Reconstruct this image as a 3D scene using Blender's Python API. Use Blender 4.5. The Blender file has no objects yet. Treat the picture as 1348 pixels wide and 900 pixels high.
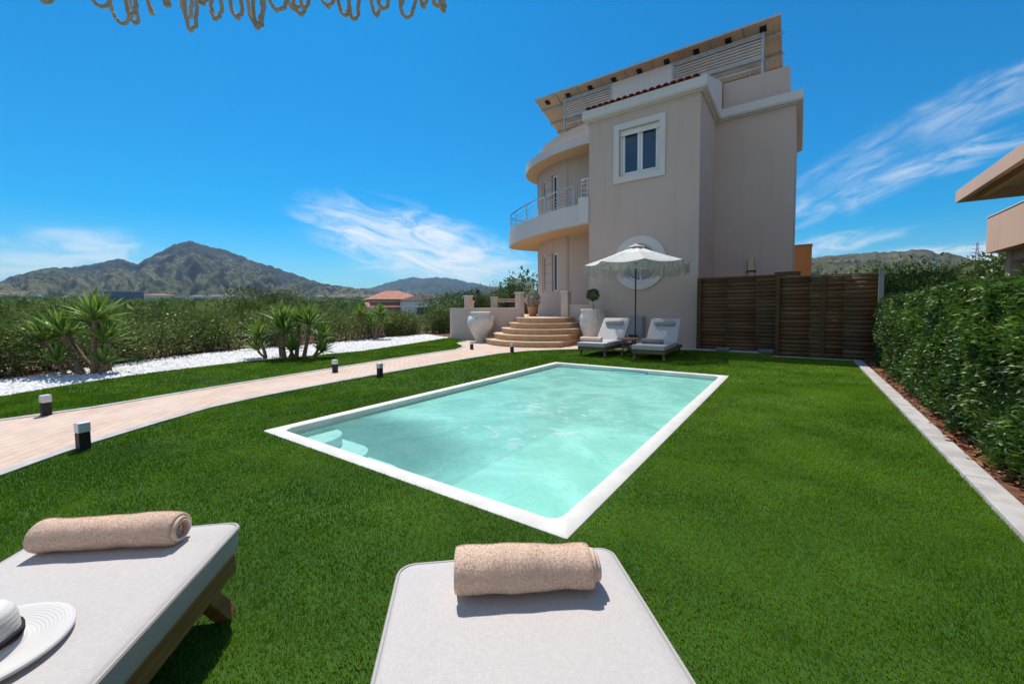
import bpy, bmesh, math, random
import numpy as np
from mathutils import Vector, Matrix, noise as mnoise
from mathutils.geometry import tessellate_polygon

random.seed(7)
RNG = np.random.default_rng(11)
PI = math.pi
S = bpy.context.scene
COL = S.collection
R = math.radians

# ------------------------------------------------------------------ materials
def new_mat(name):
    m = bpy.data.materials.new(name)
    m.use_nodes = True
    nt = m.node_tree
    for n in list(nt.nodes):
        nt.nodes.remove(n)
    out = nt.nodes.new('ShaderNodeOutputMaterial')
    return m, nt, out

def nd(nt, typ, **kw):
    n = nt.nodes.new(typ)
    for k, v in kw.items():
        if k in n.inputs.keys() if isinstance(k, str) else False:
            n.inputs[k].default_value = v
        else:
            setattr(n, k, v)
    return n

def c4(c):
    return (c[0], c[1], c[2], 1.0)

def mixc(nt, fac, a, b):
    n = nt.nodes.new('ShaderNodeMix')
    n.data_type = 'RGBA'
    for sock, v in ((0, fac), (6, a), (7, b)):
        if isinstance(v, (float, int)):
            n.inputs[sock].default_value = v
        elif isinstance(v, tuple):
            n.inputs[sock].default_value = c4(v)
        else:
            nt.links.new(v, n.inputs[sock])
    return n.outputs[2]

def mathn(nt, op, a, b=None, clamp=False):
    n = nt.nodes.new('ShaderNodeMath')
    n.operation = op
    n.use_clamp = clamp
    for i, v in ((0, a), (1, b)):
        if v is None:
            continue
        if isinstance(v, (float, int)):
            n.inputs[i].default_value = v
        else:
            nt.links.new(v, n.inputs[i])
    return n.outputs[0]

def ramp(nt, fac, p0, p1, smooth=True):
    n = nt.nodes.new('ShaderNodeMapRange')
    n.interpolation_type = 'SMOOTHSTEP' if smooth else 'LINEAR'
    n.inputs[1].default_value = p0
    n.inputs[2].default_value = p1
    nt.links.new(fac, n.inputs[0])
    return n.outputs[0]

def obj_coord(nt, scale=None, rot=None):
    tc = nt.nodes.new('ShaderNodeTexCoord')
    o = tc.outputs['Object']
    if scale or rot:
        mp = nt.nodes.new('ShaderNodeMapping')
        if scale:
            mp.inputs['Scale'].default_value = scale
        if rot:
            mp.inputs['Rotation'].default_value = rot
        nt.links.new(o, mp.inputs[0])
        o = mp.outputs[0]
    return o

def noise_tex(nt, vec, scale, detail=4, rough=.55, dist=0):
    n = nt.nodes.new('ShaderNodeTexNoise')
    n.inputs['Scale'].default_value = scale
    n.inputs['Detail'].default_value = detail
    n.inputs['Roughness'].default_value = rough
    n.inputs['Distortion'].default_value = dist
    nt.links.new(vec, n.inputs['Vector'])
    return n.outputs[0]

def bump(nt, height, strength, dist):
    b = nt.nodes.new('ShaderNodeBump')
    b.inputs['Strength'].default_value = strength
    b.inputs['Distance'].default_value = dist
    nt.links.new(height, b.inputs['Height'])
    return b.outputs[0]

def pmat(name, c1, c2=None, scale=3., rough=.75, spec=.3, bstr=0., bscale=60., bdist=.004, metal=0., detail=5,
         lo=.35, hi=.65, stretch=None, sheen=0.):
    m, nt, out = new_mat(name)
    p = nt.nodes.new('ShaderNodeBsdfPrincipled')
    p.inputs['Roughness'].default_value = rough
    p.inputs['Specular IOR Level'].default_value = spec
    p.inputs['Metallic'].default_value = metal
    if sheen:
        p.inputs['Sheen Weight'].default_value = sheen
    v = obj_coord(nt, stretch)
    if c2 is None:
        c2 = tuple(x * .85 for x in c1)
    f = ramp(nt, noise_tex(nt, v, scale, detail), lo, hi)
    nt.links.new(mixc(nt, f, c1, c2), p.inputs['Base Color'])
    if bstr:
        nt.links.new(bump(nt, noise_tex(nt, v, bscale, 3), bstr, bdist), p.inputs['Normal'])
    nt.links.new(p.outputs[0], out.inputs[0])
    return m

def leaf_mat(name, c1, c2, rough=.5, spec=.4, transl=.25, tcol=None):
    m, nt, out = new_mat(name)
    a = nt.nodes.new('ShaderNodeAttribute')
    a.attribute_name = 'tint'
    col = mixc(nt, a.outputs['Fac'], c1, c2)
    p = nt.nodes.new('ShaderNodeBsdfPrincipled')
    p.inputs['Roughness'].default_value = rough
    p.inputs['Specular IOR Level'].default_value = spec
    nt.links.new(col, p.inputs['Base Color'])
    t = nt.nodes.new('ShaderNodeBsdfTranslucent')
    if tcol:
        nt.links.new(mixc(nt, a.outputs['Fac'], tcol, tuple(x * 1.4 for x in tcol)), t.inputs[0])
    else:
        nt.links.new(col, t.inputs[0])
    mx = nt.nodes.new('ShaderNodeMixShader')
    mx.inputs[0].default_value = transl
    nt.links.new(p.outputs[0], mx.inputs[1])
    nt.links.new(t.outputs[0], mx.inputs[2])
    nt.links.new(mx.outputs[0], out.inputs[0])
    return m

MT = {}
def plaster(name, base, dark, streak=.5):
    m, nt, out = new_mat(name)
    p = nt.nodes.new('ShaderNodeBsdfPrincipled')
    p.inputs['Roughness'].default_value = .85
    p.inputs['Specular IOR Level'].default_value = .2
    v = obj_coord(nt)
    vs = obj_coord(nt, (3.5, 3.5, .35))
    f1 = ramp(nt, noise_tex(nt, v, .9, 6), .35, .7)
    f2 = ramp(nt, noise_tex(nt, vs, 1.6, 5), .5, .75)
    c = mixc(nt, mathn(nt, 'MULTIPLY', f1, .6), base, dark)
    c = mixc(nt, mathn(nt, 'MULTIPLY', f2, .35 * streak), c, tuple(x * .72 for x in dark))
    nt.links.new(c, p.inputs['Base Color'])
    nt.links.new(bump(nt, noise_tex(nt, v, 85, 4), .35, .004), p.inputs['Normal'])
    nt.links.new(p.outputs[0], out.inputs[0])
    return m

MT['wall'] = plaster('wall_plaster', (.60, .475, .40), (.56, .435, .37), .5)
MT['trim'] = plaster('trim_plaster', (.70, .665, .63), (.66, .62, .58))
MT['parapet'] = plaster('parapet_plaster', (.68, .645, .625), (.64, .605, .58))
MT['soffit'] = plaster('soffit_bounce_plaster', (.70, .47, .29), (.66, .43, .26), .2)  # wall plaster with the warm bounced light painted into its colour
MT['neighbour'] = plaster('neighbour_plaster', (.68, .47, .36), (.63, .43, .33))
MT['orange'] = plaster('orange_plaster', (.58, .25, .09), (.52, .22, .08))
MT['white_wall'] = plaster('white_plaster', (.74, .72, .68), (.68, .66, .62))
MT['white_frame'] = pmat('white_window_frame', (.78, .78, .76), (.72, .72, .70), rough=.35, spec=.5)
MT['chrome'] = pmat('brushed_steel', (.62, .63, .65), (.55, .56, .58), rough=.28, metal=.9, scale=8)
MT['galv'] = pmat('galvanised_steel', (.50, .53, .53), (.40, .43, .44), rough=.5, metal=.35, scale=6)
def backsheet():
    m, nt, out = new_mat('solar_backsheet')
    p = nt.nodes.new('ShaderNodeBsdfPrincipled'); p.inputs['Roughness'].default_value = .55
    b = nt.nodes.new('ShaderNodeTexBrick'); b.offset = 0.
    for k, x in (('Scale', 1.), ('Mortar Size', .008), ('Brick Width', .158), ('Row Height', .158)): b.inputs[k].default_value = x
    b.inputs['Color1'].default_value = c4((.60, .47, .33)); b.inputs['Color2'].default_value = c4((.55, .43, .30)); b.inputs['Mortar'].default_value = c4((.68, .58, .46))
    nt.links.new(obj_coord(nt), b.inputs['Vector'])
    nt.links.new(mixc(nt, mathn(nt, 'MULTIPLY', ramp(nt, noise_tex(nt, obj_coord(nt), 1.6, 5), .35, .65), .5), b.outputs[0], (.44, .34, .24)), p.inputs['Base Color'])
    nt.links.new(p.outputs[0], out.inputs[0]); return m
MT['panel_back'] = backsheet()
MT['slat'] = pmat('pale_grey_slats', (.62, .63, .63), (.54, .55, .55), rough=.5)
MT['panel_front'] = pmat('solar_cells', (.01, .015, .04), rough=.12, spec=.6)
MT['black'] = pmat('black_plastic', (.012, .012, .014), rough=.4)
MT['tile'] = pmat('clay_roof_tile', (.36, .115, .05), (.20, .07, .035), scale=4, rough=.8, bstr=.3)
MT['terracotta'] = pmat('terracotta', (.50, .26, .15), (.40, .20, .11), scale=9, rough=.85, bstr=.2)
MT['step_tread'] = pmat('sandstone_tread', (.70, .53, .38), (.62, .45, .31), scale=7, rough=.7, bstr=.15)
MT['step_riser'] = pmat('orange_tile_riser', (.60, .36, .18), (.50, .29, .14), scale=6, rough=.6, bstr=.15)
MT['jar'] = pmat('chalky_clay', (.78, .74, .68), (.70, .65, .59), scale=5, rough=.9, spec=.15, bstr=.5, bscale=30, bdist=.006)
MT['teak'] = pmat('oiled_teak', (.36, .19, .085), (.24, .12, .05), scale=3, rough=.5, stretch=(14, 1.2, 14), bstr=.2, bscale=14)
MT['teak_old'] = pmat('weathered_teak', (.26, .165, .10), (.16, .10, .06), scale=3, rough=.7, stretch=(12, 1.5, 12), bstr=.2, bscale=14)
MT['teak_gold'] = pmat('golden_teak', (.62, .40, .13), (.50, .30, .09), scale=3, rough=.45, stretch=(14, 1.2, 14), bstr=.15, bscale=12)
MT['pole'] = pmat('red_stained_wood', (.13, .035, .02), (.08, .022, .014), scale=5, rough=.45, stretch=(10, 10, .8))
MT['coping'] = pmat('white_coping', (.76, .735, .675), (.68, .65, .59), scale=5, rough=.7, bstr=.12, bscale=40)
MT['basin'] = pmat('pool_render', (.72, .80, .74), (.66, .74, .68), scale=2, rough=.6)
MT['pool_step'] = pmat('pool_step_render', (.80, .78, .74), (.74, .72, .68), scale=4, rough=.6)
MT['skimmer'] = pmat('pale_blue_plastic', (.22, .52, .50), (.18, .46, .46), rough=.4, spec=.4)
MT['kerb'] = pmat('kerb_concrete', (.52, .49, .46), (.40, .37, .35), scale=7, rough=.85, bstr=.3, bscale=90, detail=8)
MT['strip'] = pmat('concrete_strip', (.50, .48, .46), (.40, .38, .37), scale=4, rough=.85, bstr=.2)
MT['soil'] = pmat('red_soil', (.20, .085, .045), (.11, .05, .03), scale=9, rough=.95, bstr=.8, bscale=40, bdist=.02)
MT['bark'] = pmat('bark', (.16, .11, .075), (.09, .06, .04), scale=9, rough=.9, bstr=.6, bscale=25, bdist=.02, stretch=(3, 3, .8))
MT['yucca_bark'] = pmat('yucca_bark', (.34, .22, .15), (.19, .115, .08), scale=10, rough=.9, bstr=.9, bscale=22, bdist=.015, stretch=(1, 1, 3))
MT['hedge_core'] = pmat('dark_hedge_core', (.022, .030, .012), (.012, .018, .008), scale=10, rough=.95)  # dark colour of the solid light-blocking core inside the hedges
MT['fascia_metal'] = pmat('grey_paint', (.32, .33, .34), rough=.4)
MT['shutter'] = pmat('dark_shutter', (.06, .045, .04), (.045, .035, .03), rough=.5)
MT['lamp_glass'] = pmat('frosted_lamp_glass', (.72, .72, .74), (.66, .66, .68), rough=.3, spec=.5)
MT['lamp_body'] = pmat('anthracite_metal', (.028, .026, .03), (.02, .019, .022), rough=.55)
MT['amber'] = pmat('amber_lamp_glass', (.62, .50, .30), (.55, .44, .26), rough=.3)
MT['meter'] = pmat('grey_meter_box', (.30, .35, .38), (.26, .31, .34), rough=.5)
MT['paver_blue'] = pmat('bluestone', (.20, .26, .30), (.15, .20, .24), scale=8, rough=.8, bstr=.2)
MT['hat'] = None
MT['band'] = pmat('dark_cord', (.035, .022, .02), rough=.8)
MT['rooftile_far'] = pmat('faded_red_tiles', (.50, .20, .13), (.40, .15, .10), scale=1.2, rough=.8)
MT['dark_roof'] = pmat('dark_roof', (.10, .07, .05), (.06, .045, .035), scale=1.5, rough=.9)
MT['pale_far'] = pmat('pale_render', (.74, .73, .71), (.66, .65, .64), scale=.3, rough=.9)
MT['grey_far'] = pmat('grey_cladding', (.14, .19, .25), (.11, .15, .21), scale=.3, rough=.9)

def glass_mat(name, base, rough=.03):
    m, nt, out = new_mat(name)
    p = nt.nodes.new('ShaderNodeBsdfPrincipled')
    p.inputs['Base Color'].default_value = c4(base)
    p.inputs['Roughness'].default_value = rough
    p.inputs['Specular IOR Level'].default_value = .7
    v = obj_coord(nt)
    nt.links.new(bump(nt, noise_tex(nt, v, 1.3, 1), .05, .02), p.inputs['Normal'])
    nt.links.new(p.outputs[0], out.inputs[0])
    return m
MT['glass'] = glass_mat('dark_window_glass', (.010, .045, .10))  # deep blue sky reflection is put into the base colour
MT['glass_blue'] = glass_mat('blue_window_glass', (.10, .22, .36))

def fabric(name, a, b, wv=900, fuzz=.3):
    m, nt, out = new_mat(name)
    p = nt.nodes.new('ShaderNodeBsdfPrincipled')
    p.inputs['Roughness'].default_value = .9
    p.inputs['Specular IOR Level'].default_value = .15
    p.inputs['Sheen Weight'].default_value = .15
    vx = obj_coord(nt, (wv * .12, wv, wv))
    vy = obj_coord(nt, (wv, wv * .12, wv))
    f = mathn(nt, 'ADD', noise_tex(nt, vx, 1, 2), noise_tex(nt, vy, 1, 2))
    f2 = ramp(nt, f, .75, 1.25)
    big = ramp(nt, noise_tex(nt, obj_coord(nt), 2.5, 4), .3, .7)
    c = mixc(nt, f2, a, b)
    c = mixc(nt, mathn(nt, 'MULTIPLY', big, .12), c, tuple(x * .8 for x in b))
    nt.links.new(c, p.inputs['Base Color'])
    hb = mathn(nt, 'ADD', mathn(nt, 'MULTIPLY', f, .12), mathn(nt, 'MULTIPLY', noise_tex(nt, obj_coord(nt, (1., .35, 1.), (0, 0, .6)), 6, 3, .5, 1.), 1.5))
    nt.links.new(bump(nt, hb, fuzz, .012), p.inputs['Normal'])
    nt.links.new(p.outputs[0], out.inputs[0])
    return m
MT['cushion'] = fabric('cushion_canvas', (.60, .555, .53), (.52, .48, .455), 420)
MT['cushion_far'] = fabric('far_cushion_canvas', (.56, .53, .515), (.49, .465, .455), 420)  # same canvas, toned slightly darker for the deeper shade at the far loungers
MT['cushion_side'] = fabric('cushion_side_canvas', (.40, .42, .44), (.33, .35, .37), 420)
MT['piping'] = fabric('piping_cord', (.50, .47, .44), (.42, .39, .37), 700)
MT['headrest'] = fabric('headrest_canvas', (.38, .37, .36), (.32, .31, .30), 420)
MT['towel'] = fabric('terry_towel', (.78, .585, .46), (.68, .50, .385), 260, .35)
MT['pile'] = leaf_mat('terry_loops', (.80, .61, .48), (.86, .66, .52), rough=.9, spec=.05, transl=.5)
MT['towel_grey'] = fabric('terry_towel_dark', (.33, .27, .22), (.25, .20, .17), 260, .8)
MT['cord'] = fabric('cotton_cord', (.66, .60, .53), (.50, .44, .38), 500, .6)

def straw():
    m, nt, out = new_mat('white_straw')
    p = nt.nodes.new('ShaderNodeBsdfPrincipled')
    p.inputs['Roughness'].default_value = .8
    p.inputs['Specular IOR Level'].default_value = .2
    tc = nt.nodes.new('ShaderNodeTexCoord')
    w = nt.nodes.new('ShaderNodeTexWave')
    w.wave_type = 'RINGS'
    w.rings_direction = 'SPHERICAL'
    w.inputs['Scale'].default_value = 42
    w.inputs['Distortion'].default_value = .6
    w.inputs['Detail'].default_value = 2
    nt.links.new(tc.outputs['Object'], w.inputs[0])
    nt.links.new(mixc(nt, w.outputs[1], (.60, .57, .54), (.68, .66, .635)), p.inputs['Base Color'])
    nt.links.new(bump(nt, w.outputs[1], .3, .0015), p.inputs['Normal'])
    nt.links.new(p.outputs[0], out.inputs[0])
    return m
MT['hat'] = straw()

def lace():
    m, nt, out = new_mat('lace_canopy')
    a = nt.nodes.new('ShaderNodeAttribute')
    a.attribute_name = 'tint'
    uv = nt.nodes.new('ShaderNodeUVMap')
    sx = nt.nodes.new('ShaderNodeSeparateXYZ')
    nt.links.new(uv.outputs[0], sx.inputs[0])
    u = mathn(nt, 'SINE', mathn(nt, 'MULTIPLY', mathn(nt, 'ADD', sx.outputs[0], sx.outputs[1]), 2 * PI / .075))
    v = mathn(nt, 'SINE', mathn(nt, 'MULTIPLY', mathn(nt, 'SUBTRACT', sx.outputs[0], sx.outputs[1]), 2 * PI / .075))
    h = ramp(nt, mathn(nt, 'MULTIPLY', u, v), .28, .40)
    hole = mathn(nt, 'MULTIPLY', h, ramp(nt, a.outputs['Fac'], .35, .45))
    p = nt.nodes.new('ShaderNodeBsdfPrincipled')
    p.inputs['Base Color'].default_value = c4((.85, .83, .79))
    p.inputs['Roughness'].default_value = .9
    nz = noise_tex(nt, obj_coord(nt), 90, 2)
    nt.links.new(bump(nt, nz, .5, .01), p.inputs['Normal'])
    t = nt.nodes.new('ShaderNodeBsdfTranslucent')
    t.inputs[0].default_value = c4((.6, .57, .52))
    mx = nt.nodes.new('ShaderNodeMixShader')
    mx.inputs[0].default_value = .12
    nt.links.new(p.outputs[0], mx.inputs[1])
    nt.links.new(t.outputs[0], mx.inputs[2])
    tr = nt.nodes.new('ShaderNodeBsdfTransparent')
    mx2 = nt.nodes.new('ShaderNodeMixShader')
    nt.links.new(hole, mx2.inputs[0])
    nt.links.new(mx.outputs[0], mx2.inputs[1])
    nt.links.new(tr.outputs[0], mx2.inputs[2])
    nt.links.new(mx2.outputs[0], out.inputs[0])
    return m
MT['lace'] = lace()

MT['grass'] = leaf_mat('turf_blades', (.060, .155, .002), (.215, .355, .016), rough=.45, spec=.16, transl=.42)
MT['turf_base'] = pmat('turf_backing', (.030, .085, .006), (.042, .110, .009), scale=1.2, rough=.9, bstr=.6, bscale=150, bdist=.01)
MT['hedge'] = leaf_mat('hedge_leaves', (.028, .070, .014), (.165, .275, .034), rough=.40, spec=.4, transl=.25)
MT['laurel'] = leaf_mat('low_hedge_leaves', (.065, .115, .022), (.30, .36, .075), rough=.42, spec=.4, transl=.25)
MT['olive'] = leaf_mat('olive_leaves', (.085, .120, .040), (.22, .26, .10), rough=.8, spec=.12, transl=.2)
MT['orchard'] = leaf_mat('orchard_leaves', (.070, .125, .030), (.25, .31, .085), rough=.8, spec=.12, transl=.25)
MT['darktree'] = leaf_mat('dark_tree_leaves', (.035, .070, .020), (.11, .155, .04), rough=.8, spec=.12, transl=.2)
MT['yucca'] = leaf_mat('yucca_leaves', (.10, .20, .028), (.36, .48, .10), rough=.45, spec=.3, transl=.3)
MT['topiary'] = leaf_mat('topiary_leaves', (.05, .10, .03), (.16, .24, .09), rough=.5, transl=.2)
MT['pale_leaf'] = leaf_mat('pale_leaves', (.32, .30, .25), (.50, .46, .40), rough=.6, transl=.2)
MT['dry_leaf'] = leaf_mat('dry_leaves', (.26, .085, .035), (.40, .19, .09), rough=.7, spec=.2, transl=.05)
MT['pebble'] = leaf_mat('white_pebbles', (.52, .50, .49), (.80, .79, .77), rough=.7, spec=.3, transl=.0)

def paver():
    m, nt, out = new_mat('brick_pavers')
    p = nt.nodes.new('ShaderNodeBsdfPrincipled')
    p.inputs['Roughness'].default_value = .85
    p.inputs['Specular IOR Level'].default_value = .2
    v = obj_coord(nt, None, (0, 0, R(40)))
    b = nt.nodes.new('ShaderNodeTexBrick')
    b.offset = .5
    for k, x in (('Scale', 1.), ('Mortar Size', .006), ('Mortar Smooth', .2), ('Brick Width', .2), ('Row Height', .1)):
        b.inputs[k].default_value = x
    b.inputs['Color1'].default_value = c4((.68, .50, .385))
    b.inputs['Color2'].default_value = c4((.59, .42, .32))
    b.inputs['Mortar'].default_value = c4((.46, .36, .29))
    nt.links.new(v, b.inputs['Vector'])
    f = ramp(nt, noise_tex(nt, obj_coord(nt), 1.3, 6), .35, .65)
    nt.links.new(mixc(nt, mathn(nt, 'MULTIPLY', f, .5), b.outputs[0], (.70, .56, .47)), p.inputs['Base Color'])
    nt.links.new(bump(nt, mathn(nt, 'ADD', mathn(nt, 'MULTIPLY', b.outputs[1], -1.), mathn(nt, 'MULTIPLY', noise_tex(nt, v, 80, 3), .3)), .5, .006), p.inputs['Normal'])
    nt.links.new(p.outputs[0], out.inputs[0])
    return m
MT['paver'] = paver()

def fence_wood():
    m, nt, out = new_mat('stained_fence_boards')
    p = nt.nodes.new('ShaderNodeBsdfPrincipled')
    p.inputs['Roughness'].default_value = .65
    p.inputs['Specular IOR Level'].default_value = .25
    a = nt.nodes.new('ShaderNodeAttribute')
    a.attribute_name = 'tint'
    v = obj_coord(nt, (1.2, 8, 16))
    g = ramp(nt, noise_tex(nt, v, 1.5, 6, .6, .5), .3, .7)
    c = mixc(nt, a.outputs['Fac'], (.12, .062, .026), (.21, .115, .054))
    c = mixc(nt, mathn(nt, 'MULTIPLY', g, .6), c, (.06, .03, .013))
    kn = nt.nodes.new('ShaderNodeTexVoronoi')
    kn.inputs['Scale'].default_value = 3.1
    nt.links.new(obj_coord(nt, (1, 1, 2.2)), kn.inputs[0])
    c = mixc(nt, mathn(nt, 'SUBTRACT', 1., ramp(nt, kn.outputs[0], .03, .09)), c, (.03, .014, .007))
    nt.links.new(c, p.inputs['Base Color'])
    nt.links.new(bump(nt, g, .3, .005), p.inputs['Normal'])
    nt.links.new(p.outputs[0], out.inputs[0])
    return m
MT['fence'] = fence_wood()

def ground_mat():
    m, nt, out = new_mat('dry_field_ground')
    p = nt.nodes.new('ShaderNodeBsdfPrincipled')
    p.inputs['Roughness'].default_value = .95
    p.inputs['Specular IOR Level'].default_value = .1
    v = obj_coord(nt)
    f = ramp(nt, noise_tex(nt, v, .02, 8, .65), .4, .6)
    g = ramp(nt, noise_tex(nt, v, .25, 6, .6), .35, .65)
    c = mixc(nt, f, (.055, .080, .028), (.16, .12, .065))
    c = mixc(nt, mathn(nt, 'MULTIPLY', g, .5), c, (.05, .065, .022))
    nt.links.new(c, p.inputs['Base Color'])
    nt.links.new(p.outputs[0], out.inputs[0])
    return m
MT['ground'] = ground_mat()

def hill_mat(name, scrub, dry, rock, sc=1., cliff=(.55, .75)):
    m, nt, out = new_mat(name)
    p = nt.nodes.new('ShaderNodeBsdfPrincipled')
    p.inputs['Roughness'].default_value = .95
    p.inputs['Specular IOR Level'].default_value = .05
    v = obj_coord(nt)
    big = ramp(nt, noise_tex(nt, v, .0022 * sc, 7, .62), .38, .62)
    mid = ramp(nt, noise_tex(nt, v, .014 * sc, 6, .62), .42, .60)
    vor = nt.nodes.new('ShaderNodeTexVoronoi')
    vor.inputs['Scale'].default_value = .055 * sc
    nt.links.new(v, vor.inputs[0])
    sp = mathn(nt, 'SUBTRACT', 1., ramp(nt, vor.outputs[0], .25, .55))
    at = nt.nodes.new('ShaderNodeAttribute')
    at.attribute_name = 'tint'
    c = mixc(nt, big, scrub, dry)
    c = mixc(nt, mathn(nt, 'MULTIPLY', mid, .7), c, tuple(x * .62 for x in scrub))
    c = mixc(nt, mathn(nt, 'MULTIPLY', sp, .6), c, tuple(x * .45 for x in scrub))
    c = mixc(nt, at.outputs['Fac'], c, mixc(nt, mid, rock, tuple(x * .5 for x in rock)))
    nt.links.new(c, p.inputs['Base Color'])
    nt.links.new(bump(nt, noise_tex(nt, v, .02 * sc, 8, .65), .8, 14 / sc), p.inputs['Normal'])
    nt.links.new(p.outputs[0], out.inputs[0])
    return m
MT['mountain'] = hill_mat('mountain_scrub', (.10, .115, .060), (.20, .18, .115), (.024, .036, .042))
MT['far_range'] = hill_mat('far_range_scrub', (.045, .066, .045), (.075, .085, .058), (.035, .05, .05), .6)
MT['hill'] = hill_mat('hill_scrub', (.080, .090, .036), (.17, .16, .075), (.12, .105, .085), 2.2)

def water_mat():
    m, nt, out = new_mat('pool_water')
    v = obj_coord(nt)
    ns = noise_tex(nt, v, 7, 4, .55, .8)
    nl = noise_tex(nt, obj_coord(nt, (1., .6, 1.)), 2.2, 3, .5, 1.2)
    nf = noise_tex(nt, v, 26, 2, .5, .3)
    hgt = mathn(nt, 'ADD', mathn(nt, 'ADD', mathn(nt, 'MULTIPLY', ns, .5), nl), mathn(nt, 'MULTIPLY', nf, .12))
    nrm = bump(nt, hgt, .55, .06)
    # milky body of stirred water: cloud-like variation of turbidity
    cl = ramp(nt, noise_tex(nt, v, 1.1, 5, .6, 1.5), .35, .7)
    col = mixc(nt, cl, (.33, .83, .67), (.40, .87, .73))
    # streaks of air bubbles drawn out by the jets
    rd = nt.nodes.new('ShaderNodeMapping')
    rd.inputs['Rotation'].default_value = (0, 0, R(-52))
    rd.inputs['Scale'].default_value = (.55, 1.9, 1)
    nt.links.new(v, rd.inputs[0])
    rid = noise_tex(nt, rd.outputs[0], 1.05, 5, .6, 2.2)
    ridge = mathn(nt, 'SUBTRACT', 1., ramp(nt, mathn(nt, 'ABSOLUTE', mathn(nt, 'SUBTRACT', rid, .5)), .0, .034))
    brk = ramp(nt, noise_tex(nt, v, 6, 5, .65), .42, .62)
    vm = nt.nodes.new('ShaderNodeVectorMath')
    vm.operation = 'DISTANCE'
    mp = nt.nodes.new('ShaderNodeMapping')
    mp.inputs['Scale'].default_value = (.75, .42, 1)
    nt.links.new(v, mp.inputs[0])
    nt.links.new(mp.outputs[0], vm.inputs[0])
    vm.inputs[1].default_value = (-2.45 * .75, 4.1 * .42, -.066)
    zone = mathn(nt, 'SUBTRACT', 1., ramp(nt, vm.outputs[1], .25, .95))
    foam = mathn(nt, 'MULTIPLY', mathn(nt, 'MULTIPLY', ridge, brk), zone)
    spark = ramp(nt, noise_tex(nt, v, 38, 3, .7), .70, .76)
    spz = ramp(nt, noise_tex(nt, v, 1.4, 3), .48, .62)
    foam = mathn(nt, 'MAXIMUM', mathn(nt, 'MULTIPLY', foam, .95), mathn(nt, 'MULTIPLY', mathn(nt, 'MULTIPLY', spark, spz), .5))
    col2 = mixc(nt, foam, col, (.80, .93, .90))
    d = nt.nodes.new('ShaderNodeBsdfDiffuse')
    nt.links.new(col2, d.inputs[0])
    nt.links.new(nrm, d.inputs['Normal'])
    tr = nt.nodes.new('ShaderNodeBsdfTransparent')
    tr.inputs[0].default_value = c4((.74, 1., .97))
    cd_ = nt.nodes.new('ShaderNodeVectorMath'); cd_.operation = 'DISTANCE'
    mp2 = nt.nodes.new('ShaderNodeMapping'); mp2.inputs['Scale'].default_value = (.62, 1., 1.)
    nt.links.new(v, mp2.inputs[0]); nt.links.new(mp2.outputs[0], cd_.inputs[0]); cd_.inputs[1].default_value = (-3.7 * .62, 2.15, -.066)
    calm = ramp(nt, cd_.outputs['Value'], .55, 1.25)
    fac = mathn(nt, 'MAXIMUM', mathn(nt, 'MULTIPLY', mathn(nt, 'ADD', mathn(nt, 'MULTIPLY', cl, .18), .58), mathn(nt, 'ADD', mathn(nt, 'MULTIPLY', calm, .66), .34)), foam)
    mx = nt.nodes.new('ShaderNodeMixShader')
    nt.links.new(fac, mx.inputs[0])
    nt.links.new(tr.outputs[0], mx.inputs[1])
    nt.links.new(d.outputs[0], mx.inputs[2])
    gl = nt.nodes.new('ShaderNodeBsdfGlossy')
    gl.inputs['Roughness'].default_value = .04
    nt.links.new(nrm, gl.inputs['Normal'])
    fr = nt.nodes.new('ShaderNodeFresnel')
    fr.inputs[0].default_value = 1.33
    nt.links.new(nrm, fr.inputs['Normal'])
    mx2 = nt.nodes.new('ShaderNodeMixShader')
    nt.links.new(mathn(nt, 'MULTIPLY', fr.outputs[0], .8), mx2.inputs[0])
    nt.links.new(mx.outputs[0], mx2.inputs[1])
    nt.links.new(gl.outputs[0], mx2.inputs[2])
    nt.links.new(mx2.outputs[0], out.inputs[0])
    return m
MT['water'] = water_mat()

# ------------------------------------------------------------------ object helpers
def tag(o, label=None, cat=None, group=None, kind=None):
    if label: o['label'] = label
    if cat: o['category'] = cat
    if group: o['group'] = group
    if kind: o['kind'] = kind
    return o

def thing(name, label, cat, loc=(0, 0, 0), rz=0., group=None):
    o = bpy.data.objects.new(name, None)
    o.empty_display_size = .2
    COL.objects.link(o)
    o.location = loc
    o.rotation_euler = (0, 0, rz)
    return tag(o, label, cat, group)

def root_of(o):
    while o.parent:
        o = o.parent
    return o

def link_mesh(name, me, mat, parent=None):
    o = bpy.data.objects.new(name, me)
    COL.objects.link(o)
    me.materials.append(MT[mat] if isinstance(mat, str) else mat)
    if parent is not None:
        o.parent = parent
    return o

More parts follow.
